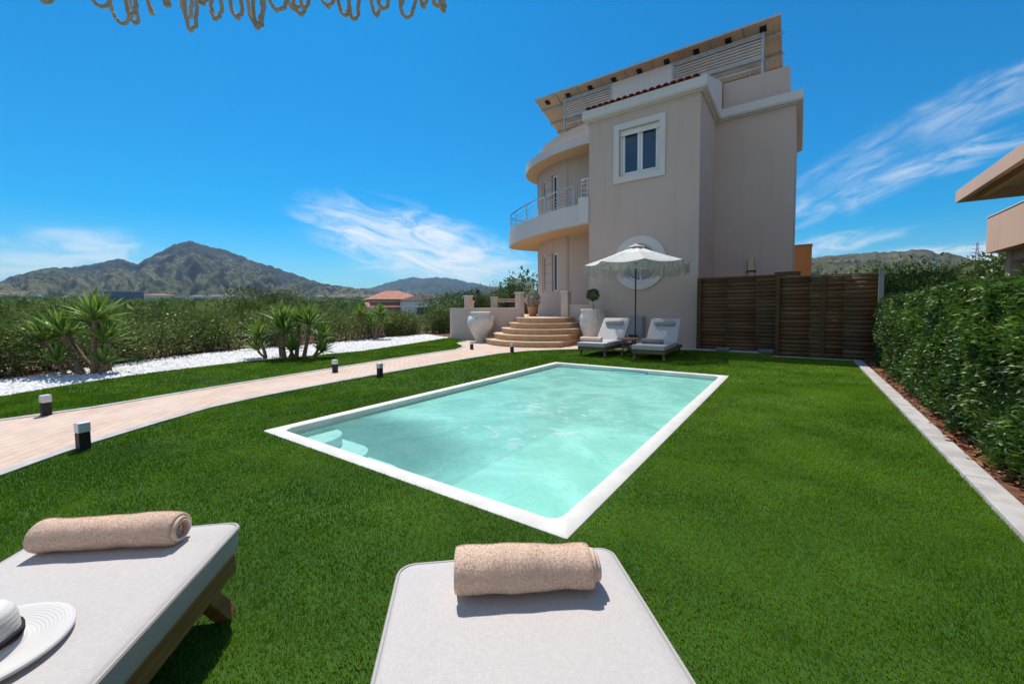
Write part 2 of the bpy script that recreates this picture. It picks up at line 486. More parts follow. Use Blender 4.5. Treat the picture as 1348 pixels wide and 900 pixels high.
class MB:
    """collects shapes that become ONE mesh object"""
    def __init__(self):
        self.v = []; self.f = []
    def add(self, vs, fs):
        b = len(self.v)
        self.v += [tuple(p) for p in vs]
        self.f += [tuple(i + b for i in q) for q in fs]
        return self
    def box(self, x0, x1, y0, y1, z0, z1, M=None):
        vs = [Vector((x, y, z)) for x in (x0, x1) for y in (y0, y1) for z in (z0, z1)]
        if M is not None: vs = [M @ p for p in vs]
        return self.add(vs, [(0, 1, 3, 2), (4, 6, 7, 5), (0, 4, 5, 1), (2, 3, 7, 6), (0, 2, 6, 4), (1, 5, 7, 3)])
    def bar(self, a, b, w, h, up=(0, 0, 1)):
        a = Vector(a); b = Vector(b); d = b - a; L = d.length; d.normalize()
        u = Vector(up)
        if abs(d.dot(u)) > .99: u = Vector((0, 1, 0))
        s = d.cross(u).normalized(); t = s.cross(d).normalized()
        M = Matrix(((s.x, d.x, t.x, a.x), (s.y, d.y, t.y, a.y), (s.z, d.z, t.z, a.z), (0, 0, 0, 1)))
        return self.box(-w / 2, w / 2, 0, L, -h / 2, h / 2, M)
    def prism(self, poly, z0, z1):
        n = len(poly)
        area = sum(poly[i][0] * poly[(i + 1) % n][1] - poly[(i + 1) % n][0] * poly[i][1] for i in range(n))
        if area < 0: poly = poly[::-1]
        vs = [(p[0], p[1], z0) for p in poly] + [(p[0], p[1], z1) for p in poly]
        fs = [(i, (i + 1) % n, n + (i + 1) % n, n + i) for i in range(n)]
        tri = tessellate_polygon([[Vector((p[0], p[1], 0)) for p in poly]])
        for t in tri:
            a, b, c = t
            if (poly[b][0] - poly[a][0]) * (poly[c][1] - poly[a][1]) - (poly[b][1] - poly[a][1]) * (poly[c][0] - poly[a][0]) < 0:
                a, b, c = a, c, b
            fs.append((n + a, n + b, n + c)); fs.append((a, c, b))
        return self.add(vs, fs)
    def sheet(self, loops, z):
        pts = [p for l in loops for p in l]
        tri = tessellate_polygon([[Vector((p[0], p[1], 0)) for p in l] for l in loops])
        fs = []
        for a, b, c in tri:
            if (pts[b][0] - pts[a][0]) * (pts[c][1] - pts[a][1]) - (pts[b][1] - pts[a][1]) * (pts[c][0] - pts[a][0]) < 0:
                a, b, c = a, c, b
            fs.append((a, b, c))
        return self.add([(p[0], p[1], z) for p in pts], fs)
    def tube(self, pts, r, n=8, caps=True, closed=False):
        pts = [Vector(p) for p in pts]; m = len(pts)
        rr = r if isinstance(r, (list, tuple)) else [r] * m
        vs = []; prev = None
        for i in range(m):
            if closed: d = pts[(i + 1) % m] - pts[i - 1]
            else: d = pts[min(i + 1, m - 1)] - pts[max(i - 1, 0)]
            if d.length < 1e-9: d = Vector((0, 0, 1))
            d.normalize()
            if prev is None:
                u = Vector((0, 0, 1)) if abs(d.z) < .9 else Vector((1, 0, 0))
                s = d.cross(u).normalized()
            else:
                s = (prev - d * prev.dot(d)).normalized()
            prev = s; t = d.cross(s)
            vs += [pts[i] + (s * math.cos(2 * PI * k / n) + t * math.sin(2 * PI * k / n)) * rr[i] for k in range(n)]
        fs = []
        for i in range(m if closed else m - 1):
            j = (i + 1) % m
            fs += [(i * n + k, i * n + (k + 1) % n, j * n + (k + 1) % n, j * n + k) for k in range(n)]
        if caps and not closed:
            fs.append(tuple(range(n - 1, -1, -1))); fs.append(tuple((m - 1) * n + k for k in range(n)))
        return self.add(vs, fs)
    def lathe(self, prof, c=(0, 0, 0), n=32, wob=None):
        vs = []; m = len(prof)
        for (r, z) in prof:
            for k in range(n):
                a = 2 * PI * k / n
                q = wob(a, z) if wob else 1.
                vs.append((c[0] + r * q * math.cos(a), c[1] + r * q * math.sin(a), c[2] + z))
        fs = [(i * n + k, i * n + (k + 1) % n, (i + 1) * n + (k + 1) % n, (i + 1) * n + k) for i in range(m - 1) for k in range(n)]
        if prof[0][0] > 1e-6: fs.append(tuple(range(n - 1, -1, -1)))
        if prof[-1][0] > 1e-6: fs.append(tuple((m - 1) * n + k for k in range(n)))
        return self.add(vs, fs)
    def build(self, name, mat, parent=None, local=False, smooth=False, bevel=0., angle=35., seg=2):
        vs = self.v
        if parent is not None and not local:
            o = root_of(parent).location
            vs = [(p[0] - o.x, p[1] - o.y, p[2] - o.z) for p in vs]
        me = bpy.data.meshes.new(name)
        me.from_pydata(vs, [], self.f)
        if bevel:
            bm = bmesh.new(); bm.from_mesh(me)
            es = [e for e in bm.edges if len(e.link_faces) == 2 and e.calc_face_angle(0) > R(30)]
            bmesh.ops.bevel(bm, geom=es, offset=bevel, segments=seg, affect='EDGES', profile=.5, clamp_overlap=True)
            bm.to_mesh(me); bm.free()
        me.update()
        if smooth:
            for p in me.polygons: p.use_smooth = True
            me.set_sharp_from_angle(angle=R(angle))
        return link_mesh(name, me, mat, parent)

def np_mesh(name, V, groups, mat, parent=None, tint=None, smooth=False, uv=None, world=False):
    """mesh from numpy arrays: groups = list of (m,k) index arrays"""
    me = bpy.data.meshes.new(name)
    V = np.asarray(V, np.float32)
    if parent is not None:
        if world:
            o = root_of(parent).location
            V = V - np.array([o.x, o.y, o.z], np.float32)
    me.vertices.add(len(V)); me.vertices.foreach_set('co', V.ravel())
    idx = np.concatenate([g.ravel() for g in groups]).astype(np.int32)
    cnt = np.concatenate([np.full(len(g), g.shape[1], np.int32) for g in groups])
    st = np.concatenate([[0], np.cumsum(cnt)[:-1]]).astype(np.int32)
    me.loops.add(len(idx)); me.loops.foreach_set('vertex_index', idx)
    me.polygons.add(len(cnt)); me.polygons.foreach_set('loop_start', st); me.polygons.foreach_set('loop_total', cnt)
    if smooth: me.polygons.foreach_set('use_smooth', np.ones(len(cnt), bool))
    if uv is not None:
        l = me.uv_layers.new(name='UVMap')
        l.data.foreach_set('uv', np.asarray(uv, np.float32)[idx].ravel())
    if tint is not None:
        a = me.attributes.new('tint', 'FLOAT', 'POINT')
        a.data.foreach_set('value', np.asarray(tint, np.float32))
    me.update(calc_edges=True); me.validate()
    return link_mesh(name, me, mat, parent)

def unit(a):
    return a / np.maximum(np.linalg.norm(a, axis=-1, keepdims=True), 1e-9)

def leaves(P, N, L, W, tint, droop=.25, fold=.25, detail=1):
    """oval leaves at points P growing along N; returns V, groups, tint"""
    n = len(P)
    N = unit(N)
    rnd = unit(RNG.normal(size=(n, 3)))
    s = unit(np.cross(N, rnd)); t = np.cross(s, N)
    L = np.broadcast_to(L, n)[:, None]; W = np.broadcast_to(W, n)[:, None]
    if detail == 0:
        a = P; b = P + N * L * .5 + s * W * .5; c = P + N * L - t * L * droop; d = P + N * L * .5 - s * W * .5
        V = np.stack([a, b, c, d], 1).reshape(-1, 3)
        q = np.arange(n)[:, None] * 4
        return V, [np.concatenate([q + 0, q + 1, q + 2, q + 3], 1)], np.repeat(tint, 4)
    f = t * W * fold
    def row(u, w, z):
        c = P + N * L * u - t * L * droop * z
        return c + s * W * w + f * abs(w) * 2, c, c - s * W * w + f * abs(w) * 2
    b0 = P
    l1, m1, r1 = row(.35, .46, .05); l2, m2, r2 = row(.7, .38, .35)
    tp = P + N * L - t * L * droop
    V = np.stack([b0, l1, m1, r1, l2, m2, r2, tp], 1).reshape(-1, 3)
    q = np.arange(n)[:, None] * 8
    T = lambda *k: np.concatenate([q + i for i in k], 1)
    tri = np.concatenate([T(0, 1, 2), T(0, 2, 3), T(4, 7, 5), T(5, 7, 6)])
    qd = np.concatenate([T(1, 4, 5, 2), T(2, 5, 6, 3)])
    return V, [tri, qd], np.repeat(tint, 8)

def copy_tree(o, parent=None):
    c = o.copy(); COL.objects.link(c)
    if parent is not None: c.parent = parent
    for ch in [x for x in bpy.data.objects if x.parent == o]:
        copy_tree(ch, c)
    return c

def in_poly(P, poly):
    x, y = P[:, 0], P[:, 1]; inside = np.zeros(len(P), bool); n = len(poly)
    for i in range(n):
        x0, y0 = poly[i]; x1, y1 = poly[(i + 1) % n]
        if y0 == y1: continue
        cnd = ((y0 > y) != (y1 > y)) & (x < (x1 - x0) * (y - y0) / (y1 - y0) + x0)
        inside ^= cnd
    return inside

def vnoise(X, Y, seed=0):
    """smooth 2-D value noise, numpy"""
    xi = np.floor(X).astype(np.int64); yi = np.floor(Y).astype(np.int64)
    xf = X - xi; yf = Y - yi
    u = xf * xf * (3 - 2 * xf); v = yf * yf * (3 - 2 * yf)
    def h(a, b):
        k = (a * 374761393 + b * 668265263 + seed * 974634217) & 0xffffffff
        k = ((k ^ (k >> 13)) * 1274126177) & 0xffffffff
        return ((k ^ (k >> 16)) & 0xffff) / 65535.
    return (h(xi, yi) * (1 - u) + h(xi + 1, yi) * u) * (1 - v) + (h(xi, yi + 1) * (1 - u) + h(xi + 1, yi + 1) * u) * v

def fbm(X, Y, seed=0, oct=5, gain=.5):
    a = 1.; s = 0.; t = 0.
    for o in range(oct):
        s = s + a * (vnoise(X * 2 ** o + 17.3 * o, Y * 2 ** o - 9.1 * o, seed + o) - .5); t += a; a *= gain
    return s / t * 2

# ------------------------------------------------------------------ camera
CAM_R = Vector((0.81784645, 0.57536818, -0.00886835))
CAM_U = Vector((-0.02313648, 0.04827816, 0.99856593))
CAM_F = Vector((-0.57497121, 0.81646842, -0.05279612))
cd = bpy.data.cameras.new('camera')
cam = bpy.data.objects.new('camera', cd)
COL.objects.link(cam)
cam.matrix_world = Matrix(((CAM_R.x, CAM_U.x, -CAM_F.x, 0), (CAM_R.y, CAM_U.y, -CAM_F.y, 0), (CAM_R.z, CAM_U.z, -CAM_F.z, 1.2), (0, 0, 0, 1)))
cd.sensor_width = 36; cd.lens = 537.86 / 1348 * 36
cd.shift_y = -17.24 / 1348
cd.clip_start = .05; cd.clip_end = 40000
S.camera = cam
FWD = np.array([-.5758, .8176])
RGT = np.array([.8176, .5758])

# ------------------------------------------------------------------ world, sun
SUN = Vector((-.48, .30, 1.0)).normalized()
EL = math.asin(SUN.z); AZ = math.atan2(SUN.x, SUN.y)
w = bpy.data.worlds.new('World'); S.world = w; w.use_nodes = True
nt = w.node_tree
for n in list(nt.nodes): nt.nodes.remove(n)
wo = nt.nodes.new('ShaderNodeOutputWorld'); bg = nt.nodes.new('ShaderNodeBackground')
sky = nt.nodes.new('ShaderNodeTexSky'); sky.sky_type = 'NISHITA'; sky.sun_disc = False
sky.sun_elevation = EL; sky.sun_rotation = AZ % (2 * PI)
sky.altitude = 50; sky.air_density = 1.0; sky.dust_density = .5; sky.ozone_density = 3.0
hs = nt.nodes.new('ShaderNodeHueSaturation')
hs.inputs['Saturation'].default_value = 1.38; hs.inputs['Value'].default_value = 1.0; hs.inputs['Hue'].default_value = .5
tn = mixc(nt, 1., sky.outputs[0], (.56, .83, .94)); tn.node.blend_type = 'MULTIPLY'
nt.links.new(tn, hs.inputs['Color'])
tcw = nt.nodes.new('ShaderNodeTexCoord')
dirv = tcw.outputs['Generated']
def cloud(center, ang, lx, ly, sc, lo, hi, amt, sx=3.2):
    """a streak of cirrus round one direction of the sky; lx along the streak, ly across"""
    c = Vector(center).normalized()
    e = Vector((-c.y, c.x, 0)).normalized() * -1
    u = c.cross(e).normalized()
    if u.z < 0: u = -u
    a = e * math.cos(ang) + u * math.sin(ang); b = -e * math.sin(ang) + u * math.cos(ang)
    def dot(vv, l):
        d = nt.nodes.new('ShaderNodeVectorMath'); d.operation = 'DOT_PRODUCT'
        nt.links.new(dirv, d.inputs[0]); d.inputs[1].default_value = vv
        return mathn(nt, 'DIVIDE', d.outputs['Value'], l)
    X = dot(a, lx); Yy = dot(b, ly); Z = dot(c, 1.)
    r2 = mathn(nt, 'ADD', mathn(nt, 'MULTIPLY', X, X), mathn(nt, 'MULTIPLY', Yy, Yy))
    fall = mathn(nt, 'SUBTRACT', 1., ramp(nt, r2, .05, 1.))
    fall = mathn(nt, 'MULTIPLY', fall, ramp(nt, Z, .2, .4))
    cmb = nt.nodes.new('ShaderNodeCombineXYZ')
    nt.links.new(mathn(nt, 'MULTIPLY', X, lx * sc), cmb.inputs[0])
    nt.links.new(mathn(nt, 'MULTIPLY', Yy, ly * sc * sx), cmb.inputs[1])
    cmb.inputs[2].default_value = center[0] * 7
    nz = noise_tex(nt, cmb.outputs[0], 1., 8, .60, .9)
    cm2 = nt.nodes.new('ShaderNodeCombineXYZ')
    nt.links.new(mathn(nt, 'MULTIPLY', X, lx * sc * .45), cm2.inputs[0])
    nt.links.new(mathn(nt, 'MULTIPLY', Yy, ly * sc * .8), cm2.inputs[1])
    cm2.inputs[2].default_value = center[1] * 5
    nb = noise_tex(nt, cm2.outputs[0], 1., 3, .5, .4)
    q = mathn(nt, 'ADD', mathn(nt, 'MULTIPLY', nz, .62), mathn(nt, 'MULTIPLY', nb, .38))
    q = mathn(nt, 'ADD', q, mathn(nt, 'MULTIPLY', mathn(nt, 'SUBTRACT', fall, .6), .16))
    return mathn(nt, 'MULTIPLY', mathn(nt, 'MULTIPLY', ramp(nt, q, lo, hi), fall), amt)
CL = [
    cloud((-.7218, .6753, .1418), R(-14), .34, .105, 9, .40, .68, .85),
    cloud((-.80, .60, .15), R(-20), .22, .05, 12, .42, .70, .6),
    cloud((-.676, .7288, .100), R(-2), .36, .05, 9, .40, .70, .6),
    cloud((.060, .9745, .205), R(20), .18, .055, 13, .42, .80, .52),
    cloud((.165, .9445, .285), R(21), .30, .060, 12, .43, .84, .36),
    cloud((.2374, .9239, .310), R(17), .16, .045, 13, .42, .74, .34),
    cloud((.20, .95, .232), R(10), .18, .03, 13, .42, .72, .5),
    cloud((.03, .9923, .112), R(8), .16, .028, 14, .38, .66, .6),
    cloud((.2335, .9693, .077), R(0), .26, .028, 12, .34, .62, .75),
    cloud((-.986, .127, .095), R(6), .17, .055, 11, .40, .70, .55),
    cloud((-.9933, .06, .070), R(2), .24, .034, 11, .38, .68, .55),
]
tot = CL[0]
for c in CL[1:]:
    tot = mathn(nt, 'MAXIMUM', tot, c)
# unseen bright cloud veil added behind the viewer as facade fill light
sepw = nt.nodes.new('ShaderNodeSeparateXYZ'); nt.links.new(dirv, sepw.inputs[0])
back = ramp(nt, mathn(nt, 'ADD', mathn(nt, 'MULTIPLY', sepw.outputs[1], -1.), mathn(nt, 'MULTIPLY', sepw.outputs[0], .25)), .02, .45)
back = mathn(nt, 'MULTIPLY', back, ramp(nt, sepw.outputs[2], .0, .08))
fill_cloud = ramp(nt, noise_tex(nt, dirv, 3.2, 7, .6, .6), .32, .58)
tot = mathn(nt, 'MAXIMUM', tot, mathn(nt, 'MULTIPLY', back, mathn(nt, 'MULTIPLY', fill_cloud, .44)))
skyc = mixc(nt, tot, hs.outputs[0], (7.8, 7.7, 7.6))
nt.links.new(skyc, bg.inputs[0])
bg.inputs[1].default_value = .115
nt.links.new(bg.outputs[0], wo.inputs[0])

sl = bpy.data.lights.new('sun', 'SUN'); sl.energy = 3.9; sl.angle = R(.53); sl.color = (1., .94, .85)
so = bpy.data.objects.new('sun', sl); COL.objects.link(so)
so.rotation_euler = SUN.to_track_quat('Z', 'Y').to_euler(); so.location = (-20, 28, 48)

S.view_settings.view_transform = 'Standard'; S.view_settings.look = 'None'
S.view_settings.exposure = .30; S.view_settings.gamma = 1; S.view_settings.use_curve_mapping = False
S.render.engine = 'CYCLES'
S.cycles.use_denoising = True
S.cycles.max_bounces = 8; S.cycles.transparent_max_bounces = 24
S.cycles.caustics_reflective = False; S.cycles.caustics_refractive = False
# ------------------------------------------------------------------ plan of the garden (metres, Y along the pool towards the house)
PX0, PX1, PY0, PY1 = -4.295, -.953, 1.828, 7.721          # outer edge of the coping
PATH_R = [(-2.6, -4.), (-3.6, -2.2), (-4.2, -.6), (-4.725, .23), (-4.945, .475), (-5.19, .77), (-5.5, 1.27), (-5.85, 1.9), (-6.02, 2.6),
          (-6.17, 4.), (-6.26, 5.8), (-6.32, 7.26), (-6.30, 8.4), (-6.02, 9.3), (-5.5, 9.95), (-5.13, 10.34), (-4.4, 10.75), (-2.35, 11.7)]
PATH_L = [(-7.5, -4.), (-7.4, -2.5), (-7.25, 0), (-7.17, 1.08), (-7.36, 2.15), (-7.57, 3.69), (-7.86, 5.94), (-8.02, 7.9), (-8.05, 8.6), (-8.4, 9.3),
          (-8.9, 9.75), (-9.5, 10.2), (-9.9, 10.9)]
GRAV_R = [(-8.9, -4.), (-9.05, -1.), (-9.236, .5), (-9.77, 1.33), (-10.2, 2.4), (-10.42, 3.84), (-10.28, 5.4), (-10.1, 7.), (-10.7, 9.3), (-11.5, 11.9)]
GRAV_L = [(-11.2, -4.), (-11.4, -1.), (-11.5, .64), (-11.75, 1.2), (-12.46, 2.3), (-13.3, 3.95), (-13.7, 5.6), (-13.5, 7.9), (-14., 10.7), (-13.9, 12.9)]

def off(poly, d):
    out = []
    for i, p in enumerate(poly):
        a = poly[max(i - 1, 0)]; b = poly[min(i + 1, len(poly) - 1)]
        t = Vector((b[0] - a[0], b[1] - a[1])).normalized()
        out.append((p[0] - t.y * d, p[1] + t.x * d))
    return out

def struct(name, mb, mat, **k):
    o = mb.build(name, mat, **k); o['kind'] = 'structure'
    return o

# ground: one sheet from the pool's rim to the horizon, with the fall of the land beyond the garden
def land(x, y):
    d = np.hypot(x, y)
    z = np.full_like(d, -.03)
    z = z - 1.3 * np.clip((d - 19) / 22, 0, 1) ** 1.2
    z = z + np.clip(d - 75, 0, None) * .0255 * (1 - .35 * np.clip((d - 1500) / 2500, 0, 1))
    z = z + fbm(x / 90, y / 90, 3) * np.clip((d - 60) / 300, 0, 1) * 2.2
    return z
cxp, cyp = (PX0 + PX1) / 2, (PY0 + PY1) / 2
ang = sorted(list(np.linspace(-PI, PI, 97)[:-1]) + [math.atan2(sy * (PY1 - PY0) / 2, sx * (PX1 - PX0) / 2) for sx in (-1, 1) for sy in (-1, 1)])
ang = np.array(ang); na = len(ang)
hx, hy = (PX1 - PX0) / 2 - .1, (PY1 - PY0) / 2 - .1
k = np.minimum(hx / np.maximum(abs(np.cos(ang)), 1e-9), hy / np.maximum(abs(np.sin(ang)), 1e-9))
rings = [(cxp + k * np.cos(ang), cyp + k * np.sin(ang), np.full(na, -.03))]
for r in list(np.geomspace(5, 60, 18)) + list(np.geomspace(70, 14000, 60)):
    x = cxp + r * np.cos(ang); y = cyp + r * np.sin(ang)
    rings.append((x, y, land(x, y)))
V = np.concatenate([np.stack(q, 1) for q in rings])
i = np.arange(len(rings) - 1)[:, None] * na; j = np.arange(na)[None, :]
a = (i + j).ravel(); b = (i + (j + 1) % na).ravel()
o = np_mesh('ground', V, [np.stack([a, a + na, b + na, b], 1)], 'ground', smooth=True); o['kind'] = 'structure'

COPE = [(PX0, PY0), (PX1, PY0), (PX1, PY1), (PX0, PY1)]
LAWN = PATH_R + [(-2.35, 11.72), (-.52, 11.72), (-.52, 11.17), (.945, 11.17), (.945, -4.)]
HOLE = [(PX0 + .04, PY0 + .04), (PX1 - .04, PY0 + .04), (PX1 - .04, PY1 - .04), (PX0 + .04, PY1 - .04)]
struct('lawn', MB().sheet([LAWN, HOLE], 0.), 'turf_base')
LAWN2 = PATH_L[:-1] + [(-9.6, 10.9), (-10.2, 11.25), (-11.45, 11.9)] + GRAV_R[::-1]
struct('lawn', MB().sheet([LAWN2], 0.), 'turf_base')
PATH = PATH_R + [(-5.66, 12.44), (-9.2, 11.6)] + [(-10.2, 11.25)] + PATH_L[::-1]
struct('path', MB().sheet([[*PATH_R, (-2.35, 12.43), (-6.2, 12.43), (-9.2, 11.9), (-9.9, 11.2), *PATH_L[::-1]]], .008), 'paver')
for pl, d in ((PATH_R, .11), (PATH_L[:-2], -.10)):
    e = MB()
    q = off(pl, d)
    for n in range(len(pl) - 1):
        e.prism([pl[n], pl[n + 1], q[n + 1], q[n]], -.02, .016)
    struct('path_edging', e, 'kerb')
struct('gravel', MB().sheet([GRAV_R + GRAV_L[::-1]], .004), pmat('crushed_white_stone', (.60, .58, .57), (.40, .38, .37), scale=22, rough=.9, bstr=1., bscale=24, bdist=.03))
struct('soil', MB().sheet([GRAV_L + [(-13.2, 14.3), (-17.5, 14.3), (-17.5, -4.)]], -.004), 'soil')
struct('soil', MB().sheet([[(1.09, -4.), (1.09, 11.3), (2.6, 11.3), (2.6, -4.)]], .01), 'soil')
struct('soil', MB().sheet([[(-11.5, 11.95), (-13.9, 12.9), (-13.2, 14.3), (-11.7, 13.2)]], .0), 'soil')
kb = MB()
y = -4.
while y < 11.1:
    L = 1.0
    kb.box(.945, 1.085, y, min(y + L - .006, 11.15), -.05, .035)
    y += L
struct('kerb', kb, 'kerb', bevel=.006)
st = MB().box(-2.354, -.53, 11.74, 12.2, -.05, .03)
st.box(-.5, .945, 11.19, 11.262, -.05, .022)
struct('path_strip', st, 'strip', bevel=.005)

# white pebbles and dry leaves: nobody could count them
def pebbles(n, area, name, mat, label, s0, s1, z):
    lo = np.min(area, 0); hi = np.max(area, 0)
    P = RNG.uniform(lo, hi, (n * 3, 2)); P = P[in_poly(P, area)][:n]; n = len(P)
    base = np.array([(1, 0, 0), (0, 1, 0), (-1, 0, 0), (0, -1, 0), (.25, .2, .75), (-.3, .1, .6)], float)
    sc = RNG.uniform(s0, s1, n)[:, None, None]
    ax = RNG.uniform(.6, 1.3, (n, 6, 3)); an = RNG.uniform(0, 6.28, n)
    Q = base[None] * ax * sc
    c, s = np.cos(an)[:, None], np.sin(an)[:, None]
    X = Q[..., 0] * c - Q[..., 1] * s + P[:, :1]; Y = Q[..., 0] * s + Q[..., 1] * c + P[:, 1:]
    V = np.stack([X, Y, Q[..., 2] + z], -1).reshape(-1, 3)
    q = np.arange(n)[:, None] * 6
    F = np.concatenate([np.concatenate([q + a for a in t], 1) for t in ((0, 1, 4), (1, 2, 5), (2, 3, 5), (3, 0, 4), (1, 5, 4), (3, 4, 5))])
    o = np_mesh(name, V, [F], mat, tint=np.repeat(RNG.uniform(0, 1, n) ** .6, 6))
    return tag(o, label, 'stones', kind='stuff')
pebbles(15000, GRAV_R + GRAV_L[::-1], 'pebbles', 'pebble', 'loose white pebbles covering the bed below the yuccas', .018, .042, .004)
n = 2600
P = np.stack([RNG.uniform(1.09, 1.75, n), RNG.uniform(-1, 11.2, n), RNG.uniform(.012, .05, n)], 1)
N = RNG.normal(size=(n, 3)); N[:, 2] *= .25
Vv, G, tt = leaves(P, N, RNG.uniform(.04, .075, n), RNG.uniform(.015, .03, n), RNG.uniform(0, 1, n))
tag(np_mesh('dry_leaves', Vv, G, 'dry_leaf', tint=tt), 'brown dry leaves lying on the red soil under the tall hedge', 'leaves', kind='stuff')

# artificial turf: real blades, denser close to the terrace
def turf(poly, name, label, holes=()):
    holes = [[(x - .006 * (1 if x < -2 else -1), y - .006 * (1 if y < 4 else -1)) for x, y in h] for h in holes]
    Vs = []; Gs = []; Ts = []; base = 0
    for f0, f1, dens, hgt, wd in ((.3, 2.2, 22000, .019, .0024), (2.2, 3.6, 14000, .020, .0034), (3.6, 6., 7500, .021, .0054), (6., 16., 2600, .023, .010)):
        A = 2 * (1.45 * f1 + 1.) * (f1 - f0)
        n = int(A * dens)
        f = RNG.uniform(f0, f1, n); s = RNG.uniform(-1, 1, n) * (1.45 * f1 + 1.)
        keep = abs(s) < 1.42 * f + .9
        f = f[keep]; s = s[keep]
        P = f[:, None] * FWD + s[:, None] * RGT
        kk = in_poly(P, poly)
        for h in holes: kk &= ~in_poly(P, h)
        P = P[kk]; n = len(P)
        if n == 0: continue
        # pile direction wanders, so patches catch the light differently
        th = fbm(P[:, 0] * 1.5, P[:, 1] * 1.5, 5, 4) * 3.2 + fbm(P[:, 0] * .4, P[:, 1] * .4, 8, 2) * 2.5 - .6
        amt = .25 + 1.1 * np.clip(fbm(P[:, 0] * 2.6 + 9, P[:, 1] * 2.6, 21, 4) + .35, 0, 1.2)
        lean = np.stack([np.cos(th), np.sin(th)], 1) * amt[:, None] + RNG.normal(0, .42, (n, 2))
        H = hgt * RNG.uniform(.7, 1.2, n)
        W = wd * RNG.uniform(.7, 1.3, n)
        az = RNG.uniform(0, PI, n); d = np.stack([np.cos(az), np.sin(az)], 1) * W[:, None] * .5
        z0 = np.zeros((n, 1))
        a = np.concatenate([P - d, z0], 1); b = np.concatenate([P + d, z0], 1)
        mid = P + lean * (H * .22)[:, None]; zm = (H * .62)[:, None]
        c = np.concatenate([mid - d * .75, zm], 1); e = np.concatenate([mid + d * .75, zm], 1)
        tp = np.concatenate([P + lean * (H * .62)[:, None], (H * (1.05 - .22 * np.clip(np.hypot(lean[:, 0], lean[:, 1]), 0, 2)))[:, None]], 1)
        V = np.stack([a, b, c, e, tp], 1).reshape(-1, 3)
        q = np.arange(n)[:, None] * 5 + base
        Gs.append((np.concatenate([q, q + 1, q + 3, q + 2], 1), np.concatenate([q + 2, q + 3, q + 4], 1)))
        t = np.clip(RNG.normal(.36, .22, n) + .75 * fbm(P[:, 0] * 1.7, P[:, 1] * 2.3, 33, 5, .6) + .42 * fbm(P[:, 0] * 6., P[:, 1] * 6., 57, 3) + .17 * np.clip(P[:, 0] + 2., -1.5, 2.), 0, 1.4)  # mottling and the rise to the right paint the turf's sheen into tint
        t = np.where(RNG.uniform(size=n) < .05 + .05 * np.clip(P[:, 0] + 1.5, 0, 1.5), 1.9, t)  # scattered pale blades colour in sunlit specks
        Vs.append(V); Ts.append(np.repeat(t, 5)); base += len(V)
    V = np.concatenate(Vs)
    o = np_mesh(name, V, [np.concatenate([g[0] for g in Gs]), np.concatenate([g[1] for g in Gs])], 'grass', tint=np.concatenate(Ts))
    return tag(o, label, 'grass', kind='stuff')
BPOS = [(-5.05, .705), (-7.075, .71), (-5.995, 4.479), (-7.158, 4.345), (-6.211, 8.812), (-7.66, 8.866)]
turf(LAWN, 'grass', 'dense green artificial turf round the swimming pool', [COPE])
turf(LAWN2, 'grass', 'strip of green turf between brick path and white gravel')

# ------------------------------------------------------------------ pool
def rrect(x0, x1, y0, y1, r, n=6):
    out = []
    for cx, cy, a0 in ((x1 - r, y0 + r, -90), (x1 - r, y1 - r, 0), (x0 + r, y1 - r, 90), (x0 + r, y0 + r, 180)):
        for k in range(n + 1):
            a = R(a0 + 90 * k / n)
            out.append((cx + r * math.cos(a), cy + r * math.sin(a)))
    return out
CW = .128
pool = thing('swimming_pool', 'rectangular turquoise swimming pool with wide white coping set in the lawn', 'pool', (cxp, cyp, 0))
inn = rrect(PX0 + CW, PX1 - CW, PY0 + CW, PY1 - CW, .09)
outr = rrect(PX0, PX1, PY0, PY1, .012)
m = MB(); N = len(inn)
def ringset(zs_in, zs_out):
    pass
v = [(p[0], p[1], -.06) for p in outr] + [(p[0], p[1], .006) for p in outr] + \
    [(o_[0] + (c[0] - o_[0]) * .04, o_[1] + (c[1] - o_[1]) * .04, .011) for o_, c in zip(outr, inn)] + \
    [(o_[0] + (c[0] - o_[0]) * .95, o_[1] + (c[1] - o_[1]) * .95, .011) for o_, c in zip(outr, inn)] + \
    [(p[0], p[1], .004) for p in inn] + [(p[0], p[1], -.05) for p in inn]
fs = []
for lay in range(5):
    for q in range(N):
        fs.append((lay * N + q, lay * N + (q + 1) % N, (lay + 1) * N + (q + 1) % N, (lay + 1) * N + q))
m.add(v, fs).build('coping', 'coping', pool, smooth=True, angle=40)
m = MB()
inn2 = rrect(PX0 + CW - .006, PX1 - CW + .006, PY0 + CW - .006, PY1 - CW + .006, .095)
v = [(p[0], p[1], -.048) for p in inn2] + [(p[0], p[1], -1.02) for p in inn2] + [(p[0] + (cxp - p[0]) * .05, p[1] + (cyp - p[1]) * .04, -1.1) for p in inn2]
fs = []
for lay in range(2):
    for q in range(N):
        fs.append((lay * N + q, (lay + 1) * N + q, (lay + 1) * N + (q + 1) % N, lay * N + (q + 1) % N))
fs.append(tuple(range(2 * N, 3 * N)))
m.add(v, fs).build('basin', 'basin', pool, smooth=True, angle=40)
x0, y0 = PX0 + CW, PY0 + CW
for q, (xn, z, dy) in enumerate(((-2.55, -.46, .62), (-2.98, -.34, .60), (-3.40, -.22, .57), (-3.80, -.115, .54))):
    rr_ = .30
    poly = [(x0 - .004, y0 - .004), (xn, y0 - .004)] + [(xn - rr_ + rr_ * math.cos(R(a)), y0 + dy - rr_ + rr_ * math.sin(R(a))) for a in np.linspace(0, 90, 9)] + [(x0 - .004, y0 + dy)]
    MB().prism(poly, -1.08 + q * .004, z).build('pool_step', 'pool_step', pool, bevel=.025, smooth=True)
sk = MB().box(-2.95, -2.3, PY1 - CW - .10, PY1 - CW + .002, -.075, -.052)
